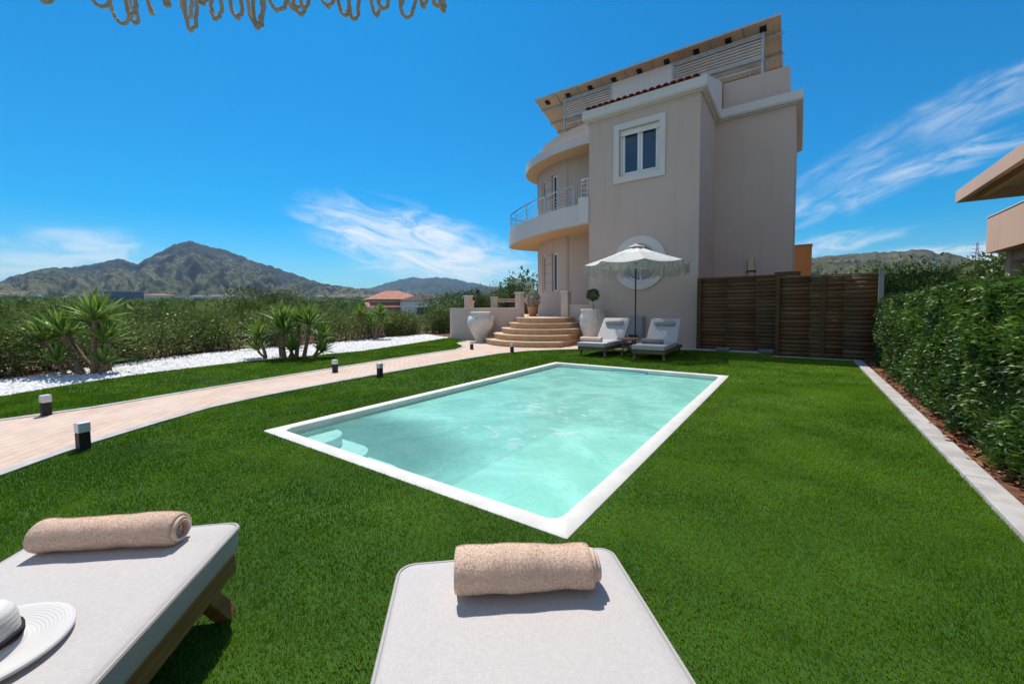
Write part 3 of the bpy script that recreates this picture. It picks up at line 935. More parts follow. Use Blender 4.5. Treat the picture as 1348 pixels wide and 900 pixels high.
sk.box(-2.97, -2.28, PY1 - CW - .012, PY1 - CW + .002, -.10, -.02)
sk.build('skimmer', 'skimmer', pool, bevel=.008)
# water: a gently rippled sheet just under the coping
g = 90; gy = 150
xs = np.linspace(PX0 + CW - .004, PX1 - CW + .004, g); ys = np.linspace(PY0 + CW - .004, PY1 - CW + .004, gy)
X, Y = np.meshgrid(xs, ys, indexing='ij')
Zw = -.066 + .004 * fbm(X * 2.4, Y * 2.4, 4, 4) + .003 * fbm(X * 6, Y * 6, 9, 3) * np.clip(1.6 - np.hypot((X + 2.45) / 1.6, (Y - 4.2) / 2.6), .15, 1)
V = np.stack([X, Y, Zw], -1).reshape(-1, 3)
ii, jj = np.meshgrid(np.arange(g - 1), np.arange(gy - 1), indexing='ij')
a = (ii * gy + jj).ravel()
o = np_mesh('water', V, [np.stack([a, a + gy, a + gy + 1, a + 1], 1)], 'water', smooth=True)
tag(o, kind='structure')

# ------------------------------------------------------------------ bollard lights along the path
BL = ['nearest square bollard light, on the lawn edge of the brick path', 'square bollard light on the far side of the path, opposite the nearest one',
      'bollard light halfway along the path on its pool side', 'bollard light halfway along the path on its gravel side',
      'small bollard light beside the path just before the curved steps', 'small bollard light on the paving below the big white jar']
b0 = None
for (x, y), lb in zip(BPOS, BL):
    if b0 is None:
        b0 = thing('bollard_light', lb, 'bollard light', (x, y, .0), R(12), 'bollard lights along the brick path')
        MB().box(-.038, .038, -.038, .038, 0, .155).build('post', 'lamp_body', b0, True, bevel=.004)
        MB().box(-.041, .041, -.041, .041, .157, .242).build('lamp_head', 'lamp_glass', b0, True, bevel=.006)
        MB().box(-.05, .05, -.05, .05, 0, .008).build('base_plate', 'lamp_body', b0, True)
    else:
        c = copy_tree(b0); c.location = (x, y, 0); c['label'] = lb; c.rotation_euler.z = R(random.uniform(4, 22))
# ------------------------------------------------------------------ the villa
XL, XR, YB, YS, XE = -5.663, -2.355, 12.44, 14.87, -.222      # bump left / right, its front, set-back wall, east corner
YN = 19.6
villa = thing('villa', 'three storey beige villa with round bay, curved balcony and roof of solar panels', 'house', (-4.5, 14., 0))
def fgrid(mb, cells, y):
    for x0, x1, z0, z1 in cells:
        mb.add([(x0, y, z0), (x1, y, z0), (x1, y, z1), (x0, y, z1)], [(0, 1, 2, 3)])
WX0, WX1, WZ0, WZ1 = -4.66, -3.45, 5.17, 6.58                 # opening of the square window
RC, RR = (-4.01, 2.51), .585                                  # round window
ZT = 7.12
wl = MB()
SQ = .95
fgrid(wl, [(XL, XR, -.1, RC[1] - SQ), (XL, RC[0] - SQ, RC[1] - SQ, RC[1] + SQ), (RC[0] + SQ, XR, RC[1] - SQ, RC[1] + SQ),
           (XL, XR, RC[1] + SQ, WZ0), (XL, WX0, WZ0, WZ1), (WX1, XR, WZ0, WZ1), (XL, XR, WZ1, ZT + .3)], YB)
nn = 48
circ = [(RC[0] + RR * math.cos(2 * PI * k / nn), RC[1] + RR * math.sin(2 * PI * k / nn)) for k in range(nn)]
sq = []
for k in range(nn):
    a = 2 * PI * k / nn; m_ = SQ / max(abs(math.cos(a)), abs(math.sin(a)))
    sq.append((RC[0] + m_ * math.cos(a), RC[1] + m_ * math.sin(a)))
wl.add([(p[0], YB, p[1]) for p in circ] + [(p[0], YB, p[1]) for p in sq] + [(p[0], YB + .26, p[1]) for p in circ],
       [(k, nn + k, nn + (k + 1) % nn, (k + 1) % nn)[::-1] for k in range(nn)] + [(k, (k + 1) % nn, 2 * nn + (k + 1) % nn, 2 * nn + k) for k in range(nn)])
# reveals of the square window
for p, q in (((WX0, WZ0), (WX1, WZ0)), ((WX1, WZ0), (WX1, WZ1)), ((WX1, WZ1), (WX0, WZ1)), ((WX0, WZ1), (WX0, WZ0))):
    wl.add([(p[0], YB, p[1]), (q[0], YB, q[1]), (q[0], YB + .3, q[1]), (p[0], YB + .3, p[1])], [(0, 3, 2, 1)])
# sides, set-back wall, east and back walls, flat part left of the bump
wl.add([(XR, YB, -.1), (XR, YS, -.1), (XR, YS, 8.4), (XR, YB, ZT + .3)], [(0, 1, 2, 3)])
wl.add([(XL, YB, -.1), (XL, 14., -.1), (XL, 14., ZT + .3), (XL, YB, ZT + .3)], [(0, 3, 2, 1)])
wl.add([(XR, YS, -.1), (XE, YS, -.1), (XE, YS, 7.4), (XR, YS, 7.4)], [(0, 1, 2, 3)])
wl.add([(XE, YS, -.1), (XE, YN, -.1), (XE, YN, 7.4), (XE, YS, 7.4)], [(0, 1, 2, 3)])
wl.add([(XE, YN, -.1), (-8.2, YN, -.1), (-8.2, YN, 7.4), (XE, YN, 7.4)], [(0, 1, 2, 3)])
# the round bay: plan of its wall, with two narrow windows on each floor
BAY = [(XL, 13.95), (-7.3, 13.97), (-7.72, 14.06), (-8.0, 14.17), (-8.42, 14.38), (-8.68, 14.53), (-9.0, 14.80), (-9.25, 15.1), (-9.40, 15.5), (-9.38, 16.1),
       (-9.22, 16.7), (-8.9, 17.4), (-8.45, 18.2), (-8.2, YN)]
WSEG = {2: None, 4: None}
FLO = [(1.80, 3.30), (4.02, 6.28)]
def norm2(p, q):
    d = Vector((q[0] - p[0], q[1] - p[1])).normalized()
    return Vector((-d.y, d.x)) * 1.
reveal = []
for s_ in range(len(BAY) - 1):
    p, q = BAY[s_], BAY[s_ + 1]
    if s_ in WSEG:
        zz = [(-.1, FLO[0][0]), (FLO[0][1], FLO[1][0]), (FLO[1][1], 7.3)]
    else:
        zz = [(-.1, 7.3)]
    for z0, z1 in zz:
        wl.add([(p[0], p[1], z0), (q[0], q[1], z0), (q[0], q[1], z1), (p[0], p[1], z1)], [(0, 3, 2, 1)])
    if s_ in WSEG:
        n2 = norm2(p, q)
        if n2.y < 0: n2 = -n2
        pi = (p[0] + n2.x * .10, p[1] + n2.y * .10); qi = (q[0] + n2.x * .10, q[1] + n2.y * .10)
        for z0, z1 in FLO:
            wl.add([(p[0], p[1], z0), (pi[0], pi[1], z0), (pi[0], pi[1], z1), (p[0], p[1], z1)], [(0, 1, 2, 3)])
            wl.add([(q[0], q[1], z0), (qi[0], qi[1], z0), (qi[0], qi[1], z1), (q[0], q[1], z1)], [(0, 3, 2, 1)])
            wl.add([(p[0], p[1], z0), (q[0], q[1], z0), (qi[0], qi[1], z0), (pi[0], pi[1], z0)], [(0, 3, 2, 1)])
            wl.add([(p[0], p[1], z1), (q[0], q[1], z1), (qi[0], qi[1], z1), (pi[0], pi[1], z1)], [(0, 1, 2, 3)])
            reveal.append((pi, qi, z0, z1))
wl.build('wall', 'wall', villa)
# half-round pier between flat wall and bay, grooved pilaster between the windows
pr = MB().lathe([(.15, -.05), (.15, 3.9)], (-7.3, 14.05, 0), 20)
pr.lathe([(.13, 3.98), (.13, 6.7)], (-7.3, 14.05, 0), 20)
pr.build('pier', 'wall', villa, smooth=True)
p, q = BAY[3], BAY[4]; n2 = -norm2(p, q)
if n2.y > 0: n2 = -n2
pil = MB()
for z0, z1 in ((1.82, 3.32), (4.02, 6.3)):
    z = z0
    while z < z1 - .05:
        pil.add([(p[0] + n2.x * d, p[1] + n2.y * d, zz) for zz in (z, min(z + .33, z1)) for d in (.0, .035)] +
                [(q[0] + n2.x * d, q[1] + n2.y * d, zz) for zz in (z, min(z + .33, z1)) for d in (.0, .035)],
                [(1, 3, 7, 5), (0, 4, 6, 2), (2, 6, 7, 3), (0, 1, 5, 4), (0, 2, 3, 1), (4, 5, 7, 6)])
        z += .36
pil.add([(p[0] + n2.x * d, p[1] + n2.y * d, zz) for zz in (1.8, 6.32) for d in (.0, .012)] + [(q[0] + n2.x * d, q[1] + n2.y * d, zz) for zz in (1.8, 6.32) for d in (.0, .012)],
        [(1, 3, 7, 5), (0, 4, 6, 2), (2, 6, 7, 3), (0, 1, 5, 4), (0, 2, 3, 1), (4, 5, 7, 6)])
pil.build('pilaster', 'wall', villa)
for (pi, qi, z0, z1) in reveal:
    d = Vector((qi[0] - pi[0], qi[1] - pi[1])); L = d.length; d.normalize()
    n2 = Vector((d.y, -d.x))
    if n2.y > 0: n2 = -n2
    def Q(u, dp, z): return (pi[0] + d.x * u + n2.x * dp, pi[1] + d.y * u + n2.y * dp, z)
    def slab(mb, u0, u1, d0, d1, za, zb):
        vs = [Q(u, dd, z) for u in (u0, u1) for dd in (d0, d1) for z in (za, zb)]
        mb.add(vs, [(0, 1, 3, 2), (4, 6, 7, 5), (0, 4, 5, 1), (2, 3, 7, 6), (0, 2, 6, 4), (1, 5, 7, 3)])
    fr = MB()
    slab(fr, 0, .09, -.02, .06, z0, z1); slab(fr, L - .05, L, -.02, .05, z0, z1)
    slab(fr, .09, L - .05, -.02, .05, z1 - .07, z1); slab(fr, .09, L - .05, -.02, .05, z0, z0 + .07)
    win = fr.build('window', 'white_frame', villa)
    gl = MB(); slab(gl, .06, L - .045, -.015, .01, z0 + .06, z1 - .06)
    gl.build('pane', 'glass', win)
# trim, frame and panes of the square window
t = MB()
y0 = YB - .045
for c in ((-4.83, WX0, 4.985, 6.755), (WX1, -3.28, 4.985, 6.755), (WX0, WX1, WZ1, 6.755), (WX0, WX1, 4.985, WZ0)):
    t.box(c[0], c[1], y0, YB + .004, c[2], c[3])
wnd = t.build('window', 'trim', villa)
f = MB()
fy0, fy1 = YB + .10, YB + .17
f.box(WX0, WX0 + .06, fy0, fy1, WZ0, WZ1); f.box(WX1 - .06, WX1, fy0, fy1, WZ0, WZ1)
f.box(WX0 + .06, WX1 - .06, fy0, fy1, WZ1 - .06, WZ1); f.box(WX0 + .06, WX1 - .06, fy0, fy1, WZ0, WZ0 + .06)
f.box(WX0 + .002, WX1 - .002, YB + .05, fy0 - .002, WZ1 - .17, WZ1 - .003)
f.build('frame', 'white_frame', wnd, bevel=.006)
xm = (WX0 + WX1) / 2
for a, b in ((WX0 + .064, xm - .004), (xm + .004, WX1 - .064)):
    sh = MB()
    sh.box(a, a + .075, fy0 + .012, fy1 + .03, WZ0 + .064, WZ1 - .064); sh.box(b - .075, b, fy0 + .012, fy1 + .03, WZ0 + .064, WZ1 - .064)
    sh.box(a + .075, b - .075, fy0 + .012, fy1 + .03, WZ1 - .14, WZ1 - .064); sh.box(a + .075, b - .075, fy0 + .012, fy1 + .03, WZ0 + .064, WZ0 + .14)
    sh.build('sash', 'white_frame', wnd, bevel=.006)
    MB().box(a + .07, b - .07, fy1 - .01, fy1 + .005, WZ0 + .13, WZ1 - .13).build('pane', 'glass', wnd)
# round window
def ring(mb, r0, r1, y0, y1, n=56):
    vs = []
    for r, y in ((r0, y1), (r0, y0), (r1, y0), (r1, y1)):
        vs += [(RC[0] + r * math.cos(2 * PI * k / n), y, RC[1] + r * math.sin(2 * PI * k / n)) for k in range(n)]
    mb.add(vs, [(i * n + k, i * n + (k + 1) % n, (i + 1) * n + (k + 1) % n, (i + 1) * n + k) for i in range(3) for k in range(n)])
rg = MB(); ring(rg, RR - .012, .81, YB - .05, YB + .003)
rw = rg.build('round_window', 'trim', villa, smooth=True, angle=40)
rf = MB(); ring(rf, RR - .075, RR - .002, YB + .12, YB + .19)
rf.box(RC[0] - .03, RC[0] + .03, YB + .125, YB + .185, RC[1] - RR + .07, RC[1] + RR - .07)
rf.build('frame', 'white_frame', rw, smooth=True, angle=40)
MB().add([(RC[0] + (RR - .06) * math.cos(2 * PI * k / nn), YB + .16, RC[1] + (RR - .06) * math.sin(2 * PI * k / nn)) for k in range(nn)], [tuple(range(nn))]).build('pane', 'glass_blue', rw)
# cornices
def cornice(path, prof, name, mat):
    """sweep a profile (out, z) along a plan path whose outside lies to the right of the walking direction"""
    mb = MB(); n = len(path); m_ = len(prof)
    vs = []
    for i, p in enumerate(path):
        a = Vector(path[max(i - 1, 0)]); b = Vector(path[min(i + 1, n - 1)]); c = Vector(p)
        d1 = (c - a).normalized() if i else (b - c).normalized(); d2 = (b - c).normalized() if i < n - 1 else d1
        n1 = Vector((d1.y, -d1.x)); n2 = Vector((d2.y, -d2.x)); nm = (n1 + n2).normalized(); k = 1 / max(nm.dot(n1), .3)
        vs += [(c.x + nm.x * o * k, c.y + nm.y * o * k, z) for o, z in prof]
    fs = []
    for i in range(n - 1):
        for k in range(m_):
            fs.append((i * m_ + k, (i + 1) * m_ + k, (i + 1) * m_ + (k + 1) % m_, i * m_ + (k + 1) % m_))
    fs.append(tuple(range(m_ - 1, -1, -1))[::-1]); fs.append(tuple((n - 1) * m_ + k for k in range(m_))[::-1])
    mb.add(vs, fs)
    bm_ = mb.build(name, mat, villa)
    b = bmesh.new(); b.from_mesh(bm_.data); bmesh.ops.recalc_face_normals(b, faces=b.faces); b.to_mesh(bm_.data); b.free()
    return bm_
PROF = [(-.02, 7.06), (.06, 7.06), (.06, 7.10), (.15, 7.10), (.15, 7.135), (.17, 7.14), (.17, 7.385), (-.02, 7.385)]
cornice([(XL - .0, 13.3), (XL, YB), (XR, YB), (XR, YS), (XE, YS), (XE, YN)], PROF, 'cornice', 'trim')
# gable wall over the bump's side, lean-to roof with clay tiles
gx0, gx1 = XR + .02, XR + .165
MB().add([(x, y, z) for x in (gx0, gx1) for y, z in ((YB - .165, 7.387), (YB - .165, 7.40), (YS + .02, 8.30), (YS + .02, 7.387))],
         [(0, 3, 2, 1), (4, 5, 6, 7), (0, 4, 7, 3), (1, 2, 6, 5), (0, 1, 5, 4), (3, 7, 6, 2)]).build('gable_wall', 'trim', villa)
MB().add([(XL - .12, YB - .12, 7.39), (gx0, YB - .12, 7.39), (gx0, 15.0, 8.26), (XL - .12, 15.0, 8.26)], [(0, 1, 2, 3)]).build('roof', 'terracotta', villa)
tl = MB()
nx = 17
for k in range(nx):
    xc = XL - .05 + (k + .5) * (gx0 - .02 - XL + .05) / nx
    for r_ in range(9):
        ya = YB - .20 + r_ * .33; za = 7.40 + (ya - YB + .2) * .335 + .012
        yb = ya + .36; zb = za + .36 * .335 - .02
        vs = []; wn = 7
        for yy, zz, rr in ((ya, za, .092), (yb, zb, .078)):
            for q in range(wn):
                a = PI * q / (wn - 1)
                vs.append((xc + rr * math.cos(a), yy, zz + rr * .75 * math.sin(a)))
            for q in range(wn):
                a = PI * (wn - 1 - q) / (wn - 1)
                vs.append((xc + (rr - .014) * math.cos(a), yy, zz + (rr - .014) * .75 * math.sin(a)))
        n_ = wn * 2
        tl.add(vs, [(q, (q + 1) % n_, n_ + (q + 1) % n_, n_ + q) for q in range(n_)] + [tuple(range(n_))[::-1]])
tl.build('roof_tiles', 'tile', villa, smooth=True, angle=40)
# flat roof and the set-back upper parapet
MB().prism([(XE, YS + .02), (XE, YN), (-8.2, YN), (-8.2, 16.5), (-8.6, 15.6), (-6., 14.6), (XR + .2, 14.9)], 7.30, 7.37).build('flat_roof', 'strip', villa)
pp = MB()
pp.box(XR + .17, -.40, 15.0, 15.2, 7.372, 8.29); pp.box(-.60, -.40, 15.2, YN - .3, 7.372, 8.29)
pp.box(-6.5, XR + .16, 15.02, 15.2, 7.372, 8.27)
pp.build('roof_parapet', 'wall', villa, bevel=.012)
# bay: overhanging roof slab, drum above it
OV = [(XL + .01, 13.05), (-6.4, 13.08), (-7.1, 13.2), (-7.8, 13.42), (-8.5, 13.75), (-9.05, 14.12), (-9.5, 14.6), (-9.78, 15.15), (-9.86, 15.8), (-9.7, 16.6), (-9.3, 17.5), (-8.8, 18.4), (-8.5, YN - .01)]
def smooth_path(pts, k=4):
    out = []
    n = len(pts)
    for i in range(n - 1):
        p0 = Vector(pts[max(i - 1, 0)]); p1 = Vector(pts[i]); p2 = Vector(pts[i + 1]); p3 = Vector(pts[min(i + 2, n - 1)])
        for j in range(k):
            t = j / k
            q = .5 * ((2 * p1) + (p2 - p0) * t + (2 * p0 - 5 * p1 + 4 * p2 - p3) * t * t + (3 * p1 - p0 - 3 * p2 + p3) * t ** 3)
            out.append((q.x, q.y))
    out.append(tuple(pts[-1]))
    return out
ovs = smooth_path(OV)
inner = [(-7.8, YN - .01), (XL + .01, 15.6)]
MB().prism(ovs + inner, 6.70, 6.72).build('soffit', 'soffit', villa)
MB().prism(ovs + inner, 6.722, 7.02).build('roof_slab', 'parapet', villa, smooth=True)
dr = [(p[0] + .42 * (1 if p[0] < -6 else .0) * min(1, (-5.9 - p[0]) / 1.), p[1] + .42 * min(1, max(0, (16.5 - p[1]) / 2.))) for p in ovs]
MB().prism(dr + inner, 7.022, 7.62).build('drum_wall', 'wall', villa, smooth=True)
# curved balcony
BA = [(XL + .01, 12.46), (-6.3, 12.5), (-7.05, 12.68), (-7.9, 13.05), (-8.7, 13.48), (-9.5, 13.98), (-10.2, 14.5), (-10.68, 15.0), (-10.86, 15.5), (-10.75, 16.1), (-10.45, 16.8), (-9.9, 17.7), (-9.2, 18.6)]
bas = smooth_path(BA)
MB().prism(bas + [(-8.5, 18.6), (XL + .01, 15.)], 3.86, 3.885).build('soffit', 'soffit', villa)
bal = MB().prism(bas + [(-8.5, 18.6), (XL + .01, 15.)], 3.888, 4.0).build('balcony', 'parapet', villa, smooth=True)
def inset(path, d):
    q = off(path, d)
    return q
bi = inset(bas, -.14)
pw = MB(); n = len(bas)
vs = [(p[0], p[1], z) for z in (4.002, 4.56) for p in bas] + [(p[0], p[1], z) for z in (4.002, 4.56) for p in bi]
fs = []
for i in range(n - 1):
    fs += [(i, i + 1, n + i + 1, n + i), (2 * n + i, 3 * n + i, 3 * n + i + 1, 2 * n + i + 1), (n + i, n + i + 1, 3 * n + i + 1, 3 * n + i)]
fs += [(0, n, 3 * n, 2 * n), (n - 1, 3 * n - 1 + 0, 4 * n - 1, 2 * n - 1)]
pw.add(vs, fs)
pwo = pw.build('parapet', 'parapet', bal, smooth=True, angle=40)
b = bmesh.new(); b.from_mesh(pwo.data); bmesh.ops.recalc_face_normals(b, faces=b.faces); b.to_mesh(pwo.data); b.free()
MB().box(-6.02, XL + .006, 12.36, 12.72, 3.90, 4.74).build('parapet_pier', 'parapet', bal, bevel=.01)
rp = off(bas, -.07)
ra = MB()
s0 = next(i for i, p in enumerate(rp) if p[0] < -6.25)
sub = rp[s0:]
for z, r_ in ((5.2, .026), (4.98, .011), (4.86, .011), (4.74, .011), (4.645, .011)):
    ra.tube([(p[0], p[1], z) for p in sub], r_, 8)
L = 0; nextp = 0.
for i in range(len(sub)):
    if i: L += (Vector(sub[i]) - Vector(sub[i - 1])).length
    if L >= nextp:
        ra.tube([(sub[i][0], sub[i][1], 4.55), (sub[i][0], sub[i][1], 5.2)], .021, 8); nextp += 1.32
for z, r_ in ((5.34, .024), (5.2, .011), (5.05, .011), (4.9, .011)):
    ra.tube([(-5.98, 12.5, z), (XL - .01, 12.5, z)], r_, 8)
for x in (-5.96, -5.74):
    ra.tube([(x, 12.5, 4.73), (x, 12.5, 5.34)], .018, 8)
for z in (5.34, 5.2, 5.05, 4.9):
    ra.tube([(-5.98, 12.5, z), (-5.98, 12.68, z)], .011, 6)
ra.build('railing', 'chrome', villa, smooth=True)
# low drum under the bay windows on the terrace, wall between the steps and the bump
MB().box(-6.58, XL - .003, 12.46, 12.62, -.05, 1.235).build('terrace_wall', 'wall', villa, bevel=.008)
wl_ = MB().box(-1.33, -1.20, YS - .09, YS - .001, 2.24, 2.30)
lampo = thing('wall_lamp', 'small amber wall lamp above the wooden fence, on the recessed villa wall', 'lamp', (-1.27, YS - .12, 2.25))
MB().box(-1.40, -1.14, YS - .16, YS - .004, 2.245, 2.27).build('bracket', 'lamp_body', lampo)
MB().box(-1.35, -1.19, YS - .15, YS - .02, 2.272, 2.66).build('lamp_shade', 'amber', lampo, bevel=.01)
MB().box(-1.35, -1.19, YS - .12, YS - .004, 2.10, 2.243).build('lamp_base', 'amber', lampo, bevel=.01)
mb_ = thing('meter_box', 'grey electric meter box on the villa wall behind the parasol pole', 'meter box', (-4.1, YB, .22))
MB().box(-4.29, -3.84, YB - .16, YB - .003, .26, .90).build('cabinet', 'meter', mb_, bevel=.015)
MB().box(-4.25, -3.88, YB - .178, YB - .161, .32, .84).build('door', 'meter', mb_, bevel=.004)
MB().box(-4.28, -4.0, YB - .19, YB - .161, .262, .33).build('vent', 'black', mb_)

# ------------------------------------------------------------------ solar array on the roof
YA, ZA, YZ, ZZ, AX0, AX1 = 14.95, 9.79, 17.6, 8.97, -9.27, -.645
arr = thing('solar_array', 'long tilted row of solar panels on a steel frame along the villa roof', 'solar panels', (-4.9, 15.5, 7.4))
sl_ = (ZZ - ZA) / (YZ - YA)
npan = 9
for k in range(npan):
    xa = AX0 + (AX1 - AX0) * k / npan + .012; xb = AX0 + (AX1 - AX0) * (k + 1) / npan - .012
    p = MB().add([(x, y, ZA + sl_ * (y - YA) + dz) for x in (xa, xb) for y in (YA, YZ) for dz in (0, .035)],
                 [(0, 1, 3, 2), (4, 6, 7, 5), (0, 4, 5, 1), (2, 3, 7, 6), (0, 2, 6, 4), (1, 5, 7, 3)]).build('panel', 'panel_back', arr)
    xc = (xa + xb) / 2
    MB().add([(x, y, ZA + sl_ * (y - YA) + dz) for x in (xc - .09, xc + .09) for y in (YA + .16, YA + .36) for dz in (-.035, -.001)],
             [(0, 1, 3, 2), (4, 6, 7, 5), (0, 4, 5, 1), (2, 3, 7, 6), (0, 2, 6, 4), (1, 5, 7, 3)]).build('junction_box', 'black', p)
fr = MB()
for yy in (YA + .55, YA + 1.35, YA + 1.95, YA + 2.45):
    z = ZA + sl_ * (yy - YA) - .045
    fr.box(AX0 - .03, AX1 + .06, yy, yy + .05, z - .03, z + .03)
fr.build('rail', 'galv', arr)
ed = MB().box(AX0 - .01, AX1 + .01, YA - .03, YA - .002, ZA - .02, ZA + .05)
for k in range(1, npan):
    x = AX0 + (AX1 - AX0) * k / npan
    ed.bar((x, YA, ZA - .022), (x, YZ, ZZ - .022), .03, .04)
ed.build('edge_frame', 'galv', arr)
YQ = 15.29
for x in (-8.05, -6.05, -3.80, -1.13):
    po = MB()
    po.box(x - .035, x + .035, YQ - .035, YQ + .035, 7.37, 9.64)
    po.build('post', 'galv', arr)
for xa in (-8.05, -1.13):
    MB().bar((xa, YQ + .04, 9.55), (xa, YA + 2.0, 8.75), .05, .05).build('brace', 'galv', arr)
    MB().bar((xa, YQ + 1.7, 7.37), (xa, YQ + 1.7, 8.95), .06, .06).build('post', 'galv', arr)
# louvred screens either side of a plain white board
for nm, xa, xb in (('louvre_screen', -8.01, -6.09), ('louvre_screen', -3.76, -1.17)):
    lv = MB()
    z = 8.935
    while z < 9.51:
        lv.add([(x, y + dy, zz) for x in (xa, xb) for (y, zz) in ((YQ - .010, z), (YQ - .018, z + .04)) for dy in (0, .008)],
               [(0, 1, 3, 2), (4, 6, 7, 5), (0, 4, 5, 1), (2, 3, 7, 6), (0, 2, 6, 4), (1, 5, 7, 3)])
        z += .095
    s_ = lv.build(nm, 'slat', arr)
    f_ = MB().box(xa, xb, YQ - .035, YQ + .035, 9.54, 9.63)
    f_.box(xa, xb, YQ - .035, YQ + .035, 8.85, 8.915); f_.box(xa, xb, YQ - .03, YQ + .03, 8.58, 8.635)
    nb = max(2, int((xb - xa) / .9))
    for q in range(1, nb):
        x = xa + (xb - xa) * q / nb
        f_.box(x - .015, x + .015, YQ + .036, YQ + .066, 8.40, 9.54)
    f_.build('screen_frame', 'galv', s_)
MB().box(-6.01, -3.84, YQ - .03, YQ + .02, 8.2, 9.63).build('white_board', 'white_wall', arr, bevel=.006)

# ------------------------------------------------------------------ terrace: curved steps, walls, posts
SC = (-7.12, 12.02)
stp = thing('entrance_steps', 'five curved sandstone steps climbing to the villa terrace', 'steps', (SC[0], SC[1], 0))
for k, r in enumerate((2.0, 1.71, 1.43, 1.17, .93)):
    z0, z1 = (.0 if k == 0 else .17 * k + .002), .17 * (k + 1)
    xr_ = 1.0
    poly = [(SC[0] + r * math.cos(R(a)), SC[1] + r * math.sin(R(a))) for a in np.linspace(180, 360, 40)]
    poly = [p for p in poly if p[0] < XL - .03]
    e0 = poly[-1]
    poly += [(e0[0], 12.4), (poly[0][0], 12.4)]
    s_ = MB().prism(poly, z0, z1 - .034).build('step', 'step_riser', stp, smooth=True, angle=30)
    poly2 = [(SC[0] + (r + .025) * math.cos(R(a)), SC[1] + (r + .025) * math.sin(R(a))) for a in np.linspace(180, 360, 40)]
    poly2 = [p for p in poly2 if p[0] < XL - .02]
    e0 = poly2[-1]
    poly2 += [(e0[0], 12.4), (poly2[0][0], 12.4)]
    MB().prism(poly2, z1 - .032, z1).build('tread', 'step_tread', s_, smooth=True, angle=30)
ter = thing('terrace', 'raised tiled terrace behind a low curved beige wall with square posts', 'terrace', (-9.5, 13., 0))
CWALL = smooth_path([(-8.07, 12.0), (-8.55, 11.72), (-9.2, 11.55), (-9.9, 11.5), (-10.6, 11.58), (-11.2, 11.8), (-11.62, 12.15), (-11.8, 12.7), (-11.85, 13.6), (-11.8, 15.), (-11.6, 17.)])
TP = [(-6.6, 12.41), (-8.07, 12.41)] + [(p[0] + .0, p[1] + .1) for p in CWALL[2:]] + [(-10.6, 17.), (-9.5, 16.5), (-9.45, 15.5), (-9.25, 15.08), (-8.4, 14.3), (-7.3, 13.9), (-6.6, 13.9)]
MB().prism(TP, .55, .848).build('floor', 'step_tread', ter)
def wallsweep(path, d, z0, z1):
    mb = MB(); q = off(path, d); n = len(path)
    vs = [(p[0], p[1], z) for z in (z0, z1) for p in path] + [(p[0], p[1], z) for z in (z0, z1) for p in q]
    fs = []
    for i in range(n - 1):
        fs += [(i, n + i, n + i + 1, i + 1), (2 * n + i, 2 * n + i + 1, 3 * n + i + 1, 3 * n + i), (n + i, 3 * n + i, 3 * n + i + 1, n + i + 1)]
    fs += [(0, 2 * n, 3 * n, n), (n - 1, 2 * n - 1, 4 * n - 1, 3 * n - 1)]
    mb.add(vs, fs); return mb
def fixn(o):
    b = bmesh.new(); b.from_mesh(o.data); bmesh.ops.recalc_face_normals(b, faces=b.faces); b.to_mesh(o.data); b.free(); return o
fixn(wallsweep(CWALL, -.16, -.05, 1.155).build('wall', 'wall', ter, smooth=True, angle=40))
fixn(wallsweep(off(CWALL, .015), -.19, 1.157, 1.185).build('wall_cap', 'trim', ter, smooth=True, angle=40))
for x, y, zt in ((-8.16, 12.08, 1.73), (-10.75, 12.28, 1.68), (-12.1, 15.7, 1.70), (-12.05, 13.9, 1.5)):
    c_ = MB().box(x - .12, x + .12, y - .12, y + .12, .6, zt - .045).build('pillar', 'wall', ter, bevel=.01)
    MB().box(x - .145, x + .145, y - .145, y + .145, zt - .043, zt).build('cap', 'trim', c_, bevel=.008)
c_ = MB().box(-6.66, -6.40, 12.36, 12.62, .3, 1.69).build('pillar', 'wall', ter, bevel=.01)
MB().box(-6.69, -6.37, 12.33, 12.65, 1.692, 1.735).build('cap', 'trim', c_, bevel=.008)
MB().box(-6.62, XL - .002, 12.44, 12.64, 1.237, 1.262).build('wall_cap', 'trim', ter, bevel=.006)
rl = MB()
for z in (1.48, 1.58):
    rl.bar((-8.2, 12.15, z) if False else (-12.1, 15.8, z), (-9.6, 16.6, z), .05, .05)
rl.build('rail', 'wall', ter)
bf = MB()
for k in range(9):
    bf.box(-12.4, -9.5, 17.3, 17.34, .9 + k * .075, .97 + k * .075)
tag(bf.build('timber_screen', 'fence'), 'low brown timber screen behind the terrace posts', 'screen')
lp = thing('lamp_post', 'thin black lamp post behind the left terrace wall', 'lamp post', (-11.6, 13.9, 0))
MB().tube([(-11.6, 13.9, .0), (-11.6, 13.9, 1.85)], .028, 8).build('pole', 'lamp_body', lp, smooth=True)
MB().lathe([(.0, 1.84), (.06, 1.85), (.075, 1.95), (.06, 1.98), (0, 2.0)], (-11.6, 13.9, 0), 12).build('lamp_head', 'lamp_body', lp, smooth=True)

